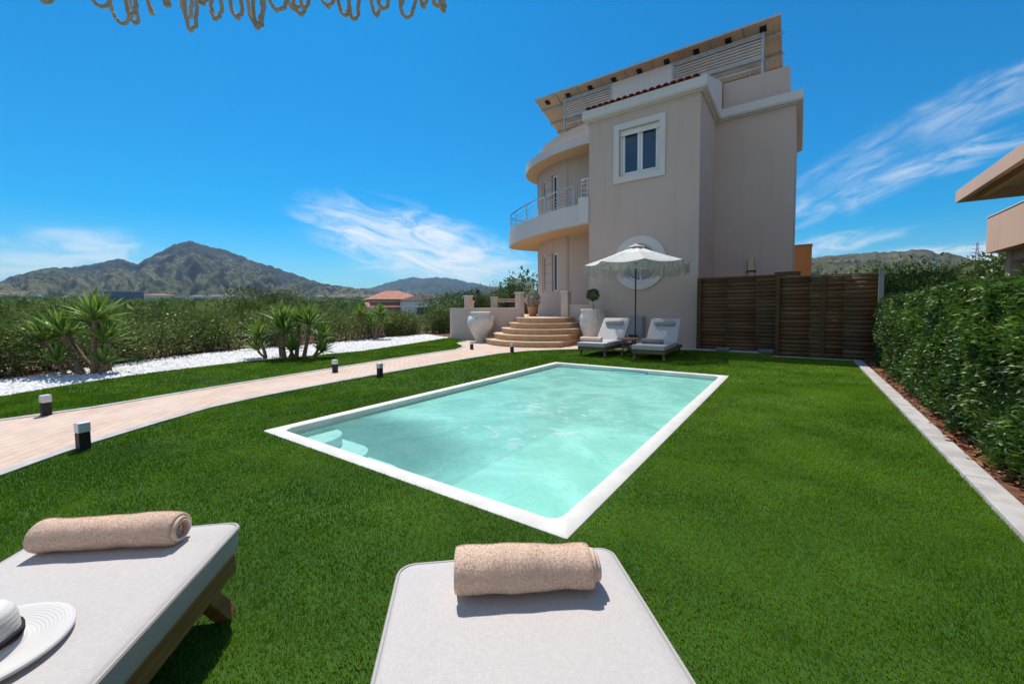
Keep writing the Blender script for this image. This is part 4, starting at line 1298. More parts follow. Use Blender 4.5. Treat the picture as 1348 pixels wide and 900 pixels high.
# ------------------------------------------------------------------ timber fence on the right
def fence(name, label, x0, x1, y, zt, posts, gaps=.004, rnd=3):
    th = thing(name, label, 'fence', ((x0 + x1) / 2, y, 0), 0., 'timber fences closing the lawn')
    r_ = random.Random(rnd)
    Vs = []; F = []; T = []
    z = .03; b = 0
    while z < zt - .04:
        h = min(.092, zt - .012 - z)
        segs = [x0, x0 + (x1 - x0) * .37 + r_.uniform(-.02, .02), x0 + (x1 - x0) * .7, x1]
        for q in range(3):
            dy = r_.uniform(-.006, .006); dz = 0.; g_ = .001 + (gaps * r_.uniform(.5, 1.) if r_.random() < .10 else 0)
            xa, xb = segs[q] + .002, segs[q + 1] - .002
            Vs += [(x, yy, zz) for x in (xa, xb) for yy in (y + dy - .012, y + dy + .012) for zz in (z + dz, z + h - g_ + dz)]
            F += [[b + i for i in f_] for f_ in ((0, 1, 3, 2), (4, 6, 7, 5), (0, 4, 5, 1), (2, 3, 7, 6), (0, 2, 6, 4), (1, 5, 7, 3))]
            T += [r_.random()] * 8; b += 8
        z += .092
    Vs = np.array(Vs)
    np_mesh('boards', Vs, [np.array(F)], 'fence', th, tint=T, world=True)
    cp = MB().box(x0, x1, y - .035, y + .03, zt - .01, zt + .02)
    cp.build('top_rail', 'teak_old', th, bevel=.004)
    for x in posts:
        MB().box(x - .04, x + .04, y - .06, y - .016, .0, zt - .012).build('post', 'fence', th, bevel=.004)
    return th
fence('timber_fence', 'left panel of dark timber fence, between the villa corner and the taller panel', XR + .06, -.30, 12.02, 1.93, (-2.22,), .002, 4)
fence('timber_fence', 'right panel of dark timber fence, reaching to the tall hedge', -.46, 1.32, 11.32, 1.83, (-.42, .42, ), .009, 9)
fx = MB().box(-.50, .0, 11.27, 11.36, 1.862, 1.955)
tag(fx.build('fence_beam', 'fence', bevel=.004), 'short dark beam fixed on top of the taller fence panel', 'beam')
pm = thing('fence_post', 'grey steel post at the hedge end of the timber fence', 'post', (1.37, 11.36, 0))
MB().box(1.33, 1.41, 11.32, 11.40, 0, 1.88).build('shaft', 'fascia_metal', pm, bevel=.006)
MB().box(1.322, 1.418, 11.312, 11.408, 1.882, 1.90).build('cap', 'fascia_metal', pm)
for x, lb in ((-1.62, 'bluish stone block in the middle of the strip below the left fence'), (-.66, 'bluish stone block at the fence step, right end of the pale strip')):
    s_ = MB().box(x - .16, x + .16, 11.70, 11.93, .033, .10)
    tag(s_.build('stone_block', 'paver_blue', bevel=.012), lb, 'stone')

# ------------------------------------------------------------------ neighbour on the right, annexe behind
nb = thing('neighbour_house', 'beige neighbouring house with deep flat eaves and solid balcony above the hedge', 'house', (8., 12., 0))
ex, ey0, ey1 = 4.75, -2., 22.65
MB().box(ex, ex + .16, ey0, ey1, 5.0, 5.44).build('fascia', 'neighbour', nb, bevel=.01)
MB().box(ex + .161, 14., ey1 - .16, ey1, 5.0, 5.44).build('fascia', 'neighbour', nb, bevel=.01)
MB().box(ex + .161, 14., ey0, ey1 - .161, 5.36, 5.43).build('roof', 'neighbour', nb)
MB().box(ex + .55, ex + .75, ey0, ey1 - .162, 5.08, 5.358).build('eaves_beam', 'soffit', nb)
MB().box(6.1, 13.5, ey0 + 1, 20.6, -.1, 5.358).build('wall', 'neighbour', nb)
px_ = 4.5
MB().box(px_, 6.098, ey0, 18.2, 2.67, 2.87).build('balcony', 'neighbour', nb)
bp = MB().box(px_ - .004, px_ + .14, ey0, 18.204, 2.666, 3.71); bp.box(px_ + .142, 6.095, 18.06, 18.203, 2.872, 3.71)
bp.build('parapet', 'neighbour', nb, bevel=.01)
MB().box(px_ - .02, px_ + .16, ey0, 18.22, 3.712, 3.74).build('parapet_cap', 'white_wall', nb)
MB().box(4.80, 5.04, 17.5, 17.85, -.1, 2.668).build('pillar', 'neighbour', nb, bevel=.01)
MB().box(4.85, 5.05, 10., 17.49, 2.38, 2.667).build('lintel', 'neighbour', nb)
for ya, yb in ((12.0, 17.4), (4., 11.)):
    s_ = MB()
    z = -.05
    while z < 2.3:
        s_.box(5.02, 5.06, ya, yb, z, z + .16); z += .165
    s_.build('shutter', 'shutter', nb)
for ya in (14., 9.):
    MB().box(6.07, 6.095, ya, ya + 2.2, 3.0, 4.7).build('window', 'glass', nb)
an = thing('annexe', 'orange rendered block showing behind the right corner of the villa', 'building', (-.5, 23, 0))
MB().box(-2.5, .37, 22., 26., -.3, 3.76).build('wall', 'orange', an, bevel=.01)
MB().box(-2.52, .39, 21.98, 26.02, 3.762, 3.82).build('coping', 'terracotta', an)
# ------------------------------------------------------------------ sun loungers (foot at y = 0, head towards -y)
def outline(x0, x1, y0, y1, r, n=7):
    return rrect(x0, x1, y0, y1, r, n)

def cushion_mb(x0, x1, y0, y1, z0, z1, r=.05, puff=.008, M=None, seed=0):
    layers = [(.02, z0), (.004, z0 + .008), (0., z0 + .02), (-.002, (z0 + z1) / 2), (0., z1 - .018), (.003, z1 - .006), (.014, z1), (.05, z1 + puff * .4), (.12, z1 + puff * .8), (.22, z1 + puff)]
    base = outline(x0, x1, y0, y1, r); n = len(base)
    cx, cy = (x0 + x1) / 2, (y0 + y1) / 2; hw = (x1 - x0) / 2; hl = (y1 - y0) / 2
    vs = []
    for ins, z in layers:
        for p in base:
            q = Vector((cx + (p[0] - cx) * (1 - ins / hw), cy + (p[1] - cy) * (1 - ins / hl), z))
            q.z += .0045 * mnoise.noise(Vector((q.x * 4 + seed, q.y * 4, 0)))
            if layers[0][1] < z < z1: q += Vector((q.x - cx, q.y - cy, 0)).normalized() * .003 * mnoise.noise(Vector((q.x * 4, q.y * 4, seed)))
            vs.append(q)
    m_ = len(layers)
    fs = [(l * n + k, l * n + (k + 1) % n, (l + 1) * n + (k + 1) % n, (l + 1) * n + k) for l in range(m_ - 1) for k in range(n)]
    fs.append(tuple(range(n - 1, -1, -1))); fs.append(tuple((m_ - 1) * n + k for k in range(n)))
    pipe = [Vector((cx + (p[0] - cx) * (1 + .002 / hw), cy + (p[1] - cy) * (1 + .002 / hl), z1 - .010)) for p in base]
    pipe2 = [Vector((cx + (p[0] - cx) * (1 - .004 / hw), cy + (p[1] - cy) * (1 - .004 / hl), z0 + .012)) for p in base]
    if M is not None:
        vs = [M @ v for v in vs]; pipe = [M @ v for v in pipe]; pipe2 = [M @ v for v in pipe2]
    return MB().add(vs, fs), MB().tube(pipe, .0065, 6, closed=True), MB().tube(pipe2, .006, 6, closed=True)

def lounger(label, x, y, rz, ang, wood, head=False, W=.72, group=None):
    t = thing('sun_lounger', label, 'sun lounger', (x, y, 0), rz, group)
    hw = W / 2; zt = .335; tk = .105; HY = -1.22
    c, p1, p2 = cushion_mb(-hw, hw, HY, 0., zt - tk, zt, .05, seed=x)
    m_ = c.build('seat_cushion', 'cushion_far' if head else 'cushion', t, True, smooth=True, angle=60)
    p1.build('piping', 'piping', m_, True, smooth=True)
    Mx = Matrix.Translation((0, HY - .012, zt - tk)) @ Matrix.Rotation(-R(ang), 4, 'X')
    c, p1, p2 = cushion_mb(-hw, hw, -.82, 0., .0, tk - .01, .05, M=Mx, seed=x + 3)
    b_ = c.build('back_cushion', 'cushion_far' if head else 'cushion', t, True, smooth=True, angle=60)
    p1.build('piping', 'piping', b_, True, smooth=True)
    if head:
        pts = [Mx @ Vector((xx, -.60, tk + .035)) for xx in np.linspace(-.24, .24, 9)]
        hr = MB().tube(pts, [.045] + [.058] * 7 + [.045], 14).build('headrest', 'headrest', t, True, smooth=True, angle=50)
        s_ = MB()
        for xx in (-.17, .17):
            s_.tube([Mx @ Vector((xx, -.60, tk + .09)), Mx @ Vector((xx, -.70, tk + .012)), Mx @ Vector((xx, -.775, tk - .03)), Mx @ Vector((xx, -.775, .02))], .007, 6)
        s_.build('strap', 'headrest', hr, True)
    fr = MB(); zf = zt - tk
    for sx in (-1, 1):
        fr.box(sx * (hw - .035) - .02, sx * (hw - .035) + .02, -1.98, -.03, zf - .085, zf - .006)
    fr.box(-hw + .057, hw - .057, -.07, -.032, zf - .08, zf - .008); fr.box(-hw + .057, hw - .057, -1.976, -1.94, zf - .08, zf - .008)
    fr.build('frame', wood, t, True, bevel=.004)
    sl2 = MB()
    for k in range(13):
        yy = -.10 - k * .086
        sl2.box(-hw + .058, hw - .058, yy - .056, yy, zf - .024, zf - .004)
    sl2.build('seat_slats', wood, t, True)
    bk = MB()
    for sx in (-1, 1):
        a = Mx @ Vector((sx * (hw - .08), -.01, -.022)); b = Mx @ Vector((sx * (hw - .08), -.75, -.022)); bk.bar(a, b, .035, .03)
    for k in range(8):
        a = Mx @ Vector((-hw + .1, -.06 - k * .09, -.02)); b = Mx @ Vector((hw - .1, -.06 - k * .09, -.02)); bk.bar(a, b, .055, .016, up=(0, 1, .3))
    mid = Mx @ Vector((0, -.52, -.03))
    for sx in (-1, 1):
        bk.bar((sx * (hw - .11), mid.y, mid.z), (sx * (hw - .11), mid.y - .22, zf - .05), .025, .03)
    bk.build('back_frame', wood, t, True)
    for sx in (-1, 1):
        MB().bar((sx * (hw - .085), -.20, zf - .02), (sx * (hw - .025), -.085, .0), .05, .062, up=(0, 1, 0)).build('leg', wood, t, True, bevel=.005)
        MB().bar((sx * (hw - .085), -1.74, zf - .02), (sx * (hw - .025), -1.86, .0), .05, .062, up=(0, 1, 0)).build('leg', wood, t, True, bevel=.005)
    return t
GRP = None
lounger('pale sun lounger in the front centre with a rolled towel on its foot end', -.815, 1.123, R(42.3), 33, 'teak', W=.735)
lounger('pale sun lounger at the front left carrying the straw hat and a rolled towel', -2.10, .444, R(45.2), 33, 'teak', W=.70)
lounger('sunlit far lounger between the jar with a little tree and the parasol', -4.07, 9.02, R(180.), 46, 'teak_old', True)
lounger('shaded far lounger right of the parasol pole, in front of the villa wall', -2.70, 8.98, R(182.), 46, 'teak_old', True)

# ------------------------------------------------------------------ rolled towels
def towel(label, loc, rz, Lh, r, seed, mat='towel', fuzz=26000, squash=.92, ends=(-.6, -.6)):
    t = thing('rolled_towel', label, 'towel', loc, rz)
    turns = 4.3; n = 260; nl = 60; th = .0088
    u = np.linspace(0, 1, n)
    # roll: spiral from outside flap to the core
    a = -.55 + turns * 2 * PI * u
    rad = (r - .004) * (1 - u) + .010 * u
    lo, li = rad + th / 2 * (.55 + .45 * np.sin(PI * np.clip(u * 30, 0, .5))), rad - th / 2
    rg_ = np.random.default_rng(seed)
    ph = rg_.uniform(0, 6.28, 6)
    V = []
    xs = np.linspace(-Lh, Lh, nl)
    for x in xs:
        e = abs(x) / Lh
        wob = 1 + .030 * math.sin(x * 13 + ph[0]) + .022 * math.sin(x * 31 + ph[1])
        endr = 1 - .05 * max(0, e - .94) / .06
        for rr in (lo, li):
            q = wob * endr * (1 + .035 * np.sin(a * 1 + x * 9 + ph[2]) + .02 * np.sin(a * 3 + ph[3] - x * 17) + .012 * np.sin(x * 60 + a * 2))
            tele = .010 * np.sin(u * 9 + ph[4]) * e + .02 * u * np.sign(x) * e * (ends[1] if x > 0 else ends[0])
            y = rr * q * np.cos(a) * 1.06
            z = rr * q * np.sin(a) * squash
            V.append(np.stack([np.full(n, x) + tele * e, y, z], 1))
    V = np.concatenate(V)
    zmin = V[:, 2].min(); V[:, 2] -= zmin
    V[:, 2] = np.where(V[:, 2] < .012, .012 * (V[:, 2] / .012) ** 1.6, V[:, 2])
    q = np.arange(nl - 1)[:, None] * 2 * n; k = np.arange(n - 1)[None, :]
    A = (q + k).ravel()
    outer = np.stack([A, A + 1, A + 2 * n + 1, A + 2 * n], 1)
    B = (q + n + k).ravel()
    inn_ = np.stack([B, B + 2 * n, B + 2 * n + 1, B + 1], 1)
    k1 = np.arange(n - 1)
    e0 = np.stack([k1, k1 + n, k1 + n + 1, k1 + 1], 1)
    ofs = (nl - 1) * 2 * n
    e1 = np.stack([k1, k1 + 1, k1 + n + 1, k1 + n], 1) + ofs
    qq = np.arange(nl - 1) * 2 * n
    f0 = np.stack([qq, qq + 2 * n, qq + 3 * n, qq + n], 1)
    b = np_mesh('towel_roll', V, [np.concatenate([outer, inn_, e0, e1, f0])], mat, t, smooth=True)
    # loops of the terry pile standing off the surface
    if fuzz:
        no = int(n / turns * 1.05)
        ri = rg_.integers(0, nl - 1, fuzz); ci = rg_.integers(0, no, fuzz)
        fu, fv = rg_.uniform(0, 1, fuzz)[:, None], rg_.uniform(0, 1, fuzz)[:, None]
        G0 = V[ri * 2 * n + ci]; G1 = V[ri * 2 * n + ci + 1]; G2 = V[(ri + 1) * 2 * n + ci]
        P = G0 + (G1 - G0) * fu + (G2 - G0) * fv
        nr = unit(np.cross(G1 - G0, G2 - G0)); ctr = P.copy(); ctr[:, 1] = 0; ctr[:, 2] = r * .9
        sg = np.sign(np.sum(nr * (P - ctr), 1, keepdims=True)); nr = nr * sg
        d = unit(nr + rg_.normal(0, .45, (fuzz, 3)))
        s_ = unit(np.cross(d, rg_.normal(size=(fuzz, 3)))) * .0011
        Vf = np.stack([P - nr * .001 - s_, P - nr * .001 + s_, P + d * rg_.uniform(.002, .0045, (fuzz, 1))], 1).reshape(-1, 3)
        F = np.arange(fuzz * 3).reshape(-1, 3)
        np_mesh('terry_pile', Vf, [F], 'pile' if mat == 'towel' else mat, t)
    return t
towel('fluffy beige towel rolled up on the front centre lounger', (-.672, 1.015, .342), R(218.), .205, .072, 3, ends=(1.1, -.2))
towel('beige towel rolled up on the front left lounger, its spiral end facing right', (-2.030, .345, .342), R(40.), .235, .060, 4, squash=.97)
towel('small beige towel rolled up on the sunlit far lounger', (-4.18, 9.3, .342), R(4.), .27, .068, 5, fuzz=0)
towel('greyish towel rolled up on the shaded far lounger', (-2.74, 9.42, .342), R(4.), .24, .066, 6, 'towel_grey', fuzz=0)

# ------------------------------------------------------------------ straw hat
hat = thing('straw_hat', 'white straw sun hat with dark cord lying on the front left lounger', 'hat', (-1.648, .018, .344), R(20))
nb_, na_ = 16, 72
prof = [(.080, .028), (.085, .016), (.098, .010), (.112, .012), (.128, .015), (.145, .019), (.16, .022), (.170, .022), (.177, .019), (.177, .014), (.16, .016), (.128, .009), (.10, .004), (.082, .006), (.077, .02)]
MB().lathe(prof, (0, 0, 0), na_, lambda a, z: 1 + .012 * math.sin(3 * a) + .008 * math.sin(5 * a + 1)).build('brim', 'hat', hat, True, smooth=True, angle=80)
MB().lathe([(.079, .020), (.0795, .05), (.077, .078), (.073, .096), (.064, .108), (.05, .114), (.032, .112), (.014, .107), (.0, .105)], (0, 0, 0), na_).build('crown', 'hat', hat, True, smooth=True, angle=80)
bd = MB()
for k in range(3):
    bd.tube([((.0825) * math.cos(a), .0825 * math.sin(a), .034 + k * .006 + .002 * math.sin(7 * a + k * 2)) for a in np.linspace(0, 2 * PI, 60)[:-1]], .0035, 5, closed=True)
bd.build('hat_band', 'band', hat, True, smooth=True)

# ------------------------------------------------------------------ round side tables
def side_table(label, x, y, mat, zt=.31, r=.19):
    t = thing('side_table', label, 'table', (x, y, 0), R(20))
    MB().lathe([(0, zt - .022), (r - .006, zt - .022), (r, zt - .018), (r, zt - .004), (r - .005, zt), (0, zt)], (0, 0, 0), 40).build('tabletop', mat, t, True, smooth=True, angle=40)
    for k in range(4):
        a = R(45 + 90 * k)
        MB().bar((r * .5 * math.cos(a), r * .5 * math.sin(a), zt - .024), (r * .82 * math.cos(a), r * .82 * math.sin(a), 0), .03, .03).build('leg', mat, t, True, bevel=.003)
    MB().bar((-r * .45, -r * .45, zt * .45), (r * .45, r * .45, zt * .45), .03, .018).bar((-r * .45, r * .45, zt * .45 + .019), (r * .45, -r * .45, zt * .45 + .019), .03, .018).build('stretcher', mat, t, True)
    return t
side_table('golden round wooden table between the two front loungers, only its edge in view', -.833, .309, 'teak_gold', .318)
side_table('weathered round wooden table between the two far loungers', -3.40, 9.75, 'teak_old', .42, .27)

# ------------------------------------------------------------------ parasols with knotted fringe
def parasol(label, x, y, rz, rad, zr, za, fl, nl, cord, seed, polemat='pole', base_h=.0):
    t = thing('parasol', label, 'parasol', (x, y, 0), rz, None)
    MB().lathe([(.019, .04), (.019, za - .04), (.0, za - .02)], (0, 0, 0), 16).build('pole', polemat, t, True, smooth=True)
    MB().lathe([(0, .0), (.21, .0), (.22, .012), (.22, .05), (.20, .062), (.035, .07), (.032, .26), (.024, .262), (.02, .27)], (0, 0, 0), 32).build('base', 'lamp_body', t, True, smooth=True, angle=30)
    # canopy: eight slightly sagging panels
    V = []; F = []; T = []; UV = []; g_ = 12; b = 0
    for k in range(8):
        a0, a1 = R(22.5 + 45 * k), R(67.5 + 45 * k)
        A = Vector((math.cos(a0), math.sin(a0), 0)) * rad; B = Vector((math.cos(a1), math.sin(a1), 0)) * rad
        mid = (A + B).normalized(); side = Vector((-mid.y, mid.x, 0))
        for i in range(g_ + 1):
            s_ = .05 + .95 * i / g_
            for j in range(g_ + 1):
                q = j / g_
                P = A.lerp(B, q) * s_
                z = za + (zr - za) * s_ - .055 * math.sin(PI * q) * s_ * .9 - .06 * s_ * (1 - s_)
                P = P + mid * (-.05 * math.sin(PI * q) * max(0, s_ - .9) / .1)
                V.append((P.x, P.y, z)); T.append(max(0., (s_ - .0))); UV.append((P.dot(mid), P.dot(side)))
        for i in range(g_):
            for j in range(g_):
                F.append((b + i * (g_ + 1) + j, b + (i + 1) * (g_ + 1) + j, b + (i + 1) * (g_ + 1) + j + 1, b + i * (g_ + 1) + j + 1))
        b += (g_ + 1) ** 2
    cn = np_mesh('canopy', np.array(V), [np.array(F)], 'lace', t, tint=T, smooth=True, uv=np.array(UV))
    MB().lathe([(.21, za - .052), (.2, za - .035), (.12, za + .0), (.045, za + .03), (.03, za + .05), (.0, za + .06)], (0, 0, 0), 24, lambda a, z: 1 + .05 * math.cos(8 * a)).build('vent', 'cord', cn, True, smooth=True, angle=60)
    rb_ = random.Random(seed)
    for k in range(8):
        a = R(22.5 + 45 * k); d = Vector((math.cos(a), math.sin(a), 0))
        p = [d * (rad * s_) + Vector((0, 0, za + (zr - za) * s_ - .06 * s_ * (1 - s_) - .014)) for s_ in (.03, .35, .7, 1.)]
        r_ = MB().tube(p, .0085, 6).build('rib', polemat, t, True, smooth=True)
        MB().tube([Vector((0, 0, za - .45)) + d * .03, p[1] + Vector((0, 0, -.01))], .0075, 6).build('strut', polemat, r_, True, smooth=True)
    MB().lathe([(.02, za - .49), (.04, za - .485), (.04, za - .42), (.02, za - .415)], (0, 0, 0), 16).build('hub', polemat, t, True, smooth=True)
    # fringe: overlapping loops of cord hung from the rim
    fr = MB(); NP = 8
    per = []
    for k in range(8):
        a0, a1 = R(22.5 + 45 * k), R(67.5 + 45 * k)
        A = Vector((math.cos(a0), math.sin(a0), 0)) * rad; B = Vector((math.cos(a1), math.sin(a1), 0)) * rad
        mid = (A + B).normalized()
        for q in np.linspace(0, 1, nl, endpoint=False):
            per.append((A.lerp(B, q) - mid * .05 * math.sin(PI * q), (B - A).normalized(), mid, zr - .05 * math.sin(PI * q)))
    sp = (per[1][0] - per[0][0]).length
    heavy = nl < 30
    fr.tube([p_ + Vector((0, 0, z_ - .004)) for p_, _, _, z_ in per], cord * .9, 5, closed=True)
    for p_, tn_, md_, z_ in per:
        wd = sp * rb_.uniform(.45, 1.2); ln = fl * (rb_.uniform(.78, 1.08) if heavy else rb_.uniform(.65, 1.05)); sk_ = rb_.uniform(-.5, .5) * sp
        o_ = md_ * rb_.uniform(-.02, .02)
        if rb_.random() < .12:
            pts = [p_ + o_ + tn_ * (sk_ * u_ + .012 * math.sin(5 * u_ + ln * 90)) + Vector((0, 0, z_ - ln * u_ * 1.06)) for u_ in np.linspace(0, 1, 8)]
            fr.tube(pts, [cord] * 7 + [cord * 1.5], 6 if heavy else 4)
            continue
        pts = []
        m_ = 24 if heavy else 8
        for u_ in np.linspace(0, 1, m_):
            an_ = PI * u_
            h_ = math.sin(an_) ** (.45)
            pts.append(p_ + o_ + tn_ * (sk_ * h_ + wd * .5 * -math.cos(an_) * (.75 + .5 * h_) + rb_.uniform(-.1, .1) * sp * (.05 if heavy else .35)) + md_ * rb_.uniform(-.006, .006) + Vector((0, 0, z_ - ln * h_ + rb_.uniform(-.05, .05) * ln * (.02 if heavy else .4))))
        fr.tube(pts, cord, 6 if heavy else 4, caps=False)
    fr.build('fringe', 'cord', t, True, smooth=True)
    return t
parasol('white lace parasol with cord fringe over the far loungers, before the round window', -3.46, 10.44, R(4), 1.30, 2.27, 2.74, .27, 34, .0065, 3)
parasol('near parasol of which only the looped cord fringe hangs into view at the top', -.605, -.265, R(35.15), 1.12, 2.205, 2.72, .205, 22, .0048, 8, base_h=.0)

# ------------------------------------------------------------------ big clay jars and pot plants
def jar(label, x, y, prof, handles=True, rot=0.):
    t = thing('clay_jar', label, 'jar', (x, y, 0), R(rot))
    MB().lathe(prof, (0, 0, 0), 48, lambda a, z: 1 + .006 * math.sin(3 * a + z * 8) + .006 * math.sin(z * 60)).build('body', 'jar', t, True, smooth=True, angle=50)
    if handles:
        rm = max(r for r, z in prof)
        for a in (0, PI / 2, PI, 1.5 * PI):
            d = Vector((math.cos(a), math.sin(a), 0))
            MB().tube([d * (rm * .83) + Vector((0, 0, .86)), d * (rm * .99) + Vector((0, 0, .885)), d * (rm * 1.04) + Vector((0, 0, .83)), d * (rm * .97) + Vector((0, 0, .76))], .028, 8).build('handle', 'jar', t, True, smooth=True)
    return t
JP = [(.0, .0), (.16, .0), (.175, .03), (.20, .12), (.27, .25), (.36, .40), (.43, .54), (.455, .66), (.44, .77), (.39, .87), (.33, .935), (.31, .96), (.335, .985), (.36, 1.01), (.36, 1.035), (.335, 1.045), (.29, 1.03), (.28, .98), (.24, .9), (.0, .88)]
jar('big white clay jar standing alone beside the curved terrace wall', -9.10, 11.02, JP, True, 20)
JP2 = [(.0, .0), (.20, .0), (.215, .03), (.25, .14), (.31, .30), (.37, .48), (.40, .66), (.395, .84), (.37, .96), (.35, 1.03), (.355, 1.06), (.385, 1.085), (.385, 1.11), (.36, 1.12), (.32, 1.10), (.31, 1.05), (.29, 1.02), (.0, 1.02)]
jar('big white clay jar with a little round tree, beside the villa corner', -5.26, 11.85, JP2, True, 40)

def leafball(n, c, rx, rz, L, W, inner=.55):
    d = unit(RNG.normal(size=(n, 3))); r_ = RNG.uniform(inner, 1, n)[:, None] ** .5
    P = np.array(c) + d * r_ * np.array([rx, rx, rz])
    N = unit(d + RNG.normal(0, .6, (n, 3)) + np.array([0, 0, .25]))
    return P, N
tp_ = thing('topiary_tree', 'little round-headed tree growing in the white jar by the villa corner', 'plant', (-5.26, 11.85, 1.02))
MB().tube([(0, 0, 0), (.01, 0, .2), (-.008, .005, .48)], [.016, .013, .011], 8).build('trunk', 'bark', tp_, True, smooth=True)
P, N = leafball(620, (0, 0, .54), .165, .15, .06, .02)
Vv, G, tt = leaves(P, N, RNG.uniform(.06, .10, 620), RNG.uniform(.02, .03, 620), RNG.uniform(0, 1, 620))
np_mesh('crown', Vv, G, 'topiary', tp_, tint=tt)
pt = thing('plant_pot', 'terracotta pot of pale leafy plant on the terrace beside the bay', 'potted plant', (-8.35, 13.25, .85))
MB().lathe([(0, 0), (.13, 0), (.15, .03), (.2, .3), (.215, .33), (.225, .33), (.225, .37), (.2, .37), (.19, .33), (0, .32)], (0, 0, 0), 28).build('pot', 'terracotta', pt, True, smooth=True, angle=40)
P, N = leafball(260, (0, 0, .62), .26, .24, .1, .04, .1)
Vv, G, tt = leaves(P, N, RNG.uniform(.10, .18, 260), RNG.uniform(.04, .06, 260), RNG.uniform(0, 1, 260), droop=.5)
np_mesh('foliage', Vv, G, 'pale_leaf', pt, tint=tt)
MB().tube([(0, 0, .3), (.02, .01, .55), (.0, .02, .8)], .02, 6).build('stem', 'bark', pt, True)

# ------------------------------------------------------------------ yuccas in the white gravel
def rosette(c, axis, n, L, seed):
    r_ = np.random.default_rng(seed); axis = unit(np.array(axis, float))
    Vs = []; F = []; T = []; b = 0
    up = np.array([0, 0, 1.]); s0 = unit(np.cross(axis, [1, .3, .2])); s1 = np.cross(axis, s0)
    for k in range(n):
        e = R(12 + 78 * (k / n) ** .9 + r_.uniform(-8, 8)); a = k * 2.399 + r_.uniform(-.3, .3)
        d = axis * math.sin(e) + (s0 * math.cos(a) + s1 * math.sin(a)) * math.cos(e); d = unit(d)
        l = L * r_.uniform(.75, 1.08); w_ = .027 * r_.uniform(.8, 1.15)
        sd = unit(np.cross(d, up + r_.normal(0, .12, 3))); nr = np.cross(sd, d)
        droop = r_.uniform(.03, .22) * math.cos(e)
        base = np.array(c) + d * .02
        prev = []
        for u, ww in ((0, .55), (.25, .95), (.55, 1.), (.82, .62), (1., .03)):
            p = base + d * l * u - up * droop * l * u * u
            Vs += [p - sd * w_ * ww + nr * w_ * .35 * ww, p, p + sd * w_ * ww + nr * w_ * .35 * ww]
        for i in range(4):
            q = b + i * 3
            F += [(q, q + 3, q + 4, q + 1), (q + 1, q + 4, q + 5, q + 2)]
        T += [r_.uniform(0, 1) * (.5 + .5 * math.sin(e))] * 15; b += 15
    return np.array(Vs), np.array(F), T
def yucca(label, x, y, stems, L, seed):
    t = thing('yucca', label, 'yucca plant', (x, y, 0), 0, 'yuccas in the white gravel bed')
    r_ = random.Random(seed)
    for i, (sx, sy, tx, ty, h, sc) in enumerate(stems):
        a = Vector((sx, sy, -.02)); b = Vector((tx, ty, h))
        pts = [a.lerp(b, u) + Vector((.03 * math.sin(u * 4 + i), .02 * math.sin(u * 3 + i * 2), 0)) * (1 - u) * 1.5 for u in np.linspace(0, 1, 8)]
        if h > .12:
            tr_ = MB().tube(pts, [(.052 - .016 * u + .006 * math.sin(u * 40)) * sc for u in np.linspace(0, 1, 8)], 9).build('trunk', 'yucca_bark', t, True, smooth=True, angle=60)
        ax = (b - a).normalized() + Vector((0, 0, .9))
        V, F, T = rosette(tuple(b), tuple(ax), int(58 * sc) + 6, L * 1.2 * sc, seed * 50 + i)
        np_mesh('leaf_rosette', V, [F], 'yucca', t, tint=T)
    return t
def stemset(n, spread_base, spread_top, hlo, hhi, seed, ax):
    r_ = random.Random(seed); o_ = []
    for k in range(n):
        u = (k + .5) / n * 2 - 1
        bx, by = ax[0] * u * spread_base + r_.uniform(-.12, .12), ax[1] * u * spread_base + r_.uniform(-.12, .12)
        tx, ty = ax[0] * u * spread_top + r_.uniform(-.15, .15), ax[1] * u * spread_top + r_.uniform(-.15, .15)
        o_.append((bx, by, tx, ty, r_.uniform(hlo, hhi), r_.uniform(.8, 1.05)))
    return o_
ax = (.8176, .5758)
def st_(lst):
    """stem rows given across the view: base, top, height, scale, depth offset"""
    return [(ax[0] * b - ax[1] * d, ax[1] * b + ax[0] * d, ax[0] * tp - ax[1] * d * 1.2, ax[1] * tp + ax[0] * d * 1.2, h, s) for b, tp, h, s, d in lst]
yucca('tall clump of leaning yucca stems, the biggest one at the far left', -11.15, 1.66, st_([(-.15, -.78, .62, .98, .0), (-.12, -.60, .70, .9, .25), (.02, -.33, .74, 1.1, -.05), (.1, -.02, .92, 1.05, .15), (.16, .30, 1.02, 1.1, -.05),
      (.2, .10, .70, .9, .28), (.28, .34, .58, .85, .05), (-.2, -.25, .22, .75, -.2), (.36, .48, .2, .7, -.1)]), .47, 1)
yucca('broad clump of yuccas in the middle of the gravel bed', -10.12, 5.05, st_([(-.62, -.72, .50, .92, -.1), (-.45, -.42, .62, .95, .2), (-.2, -.22, .84, 1.08, 0), (-.02, .05, .80, 1.1, .2), (.1, -.05, .6, .95, -.15), (.3, .42, .80, 1.05, 0),
      (.42, .62, .44, .85, .15), (-.7, -.85, .2, .7, 0), (.5, .75, .16, .7, -.1), (.0, .1, .2, .75, -.2)]), .46, 2)
yucca('smallest clump of yuccas, near the curved terrace wall', -13.55, 9.75, st_([(-.15, -.36, .88, .98, 0), (.05, .02, .52, .9, .1), (.15, .35, .92, 1.0, .0), (.22, .45, .60, .85, .1)]), .45, 3)

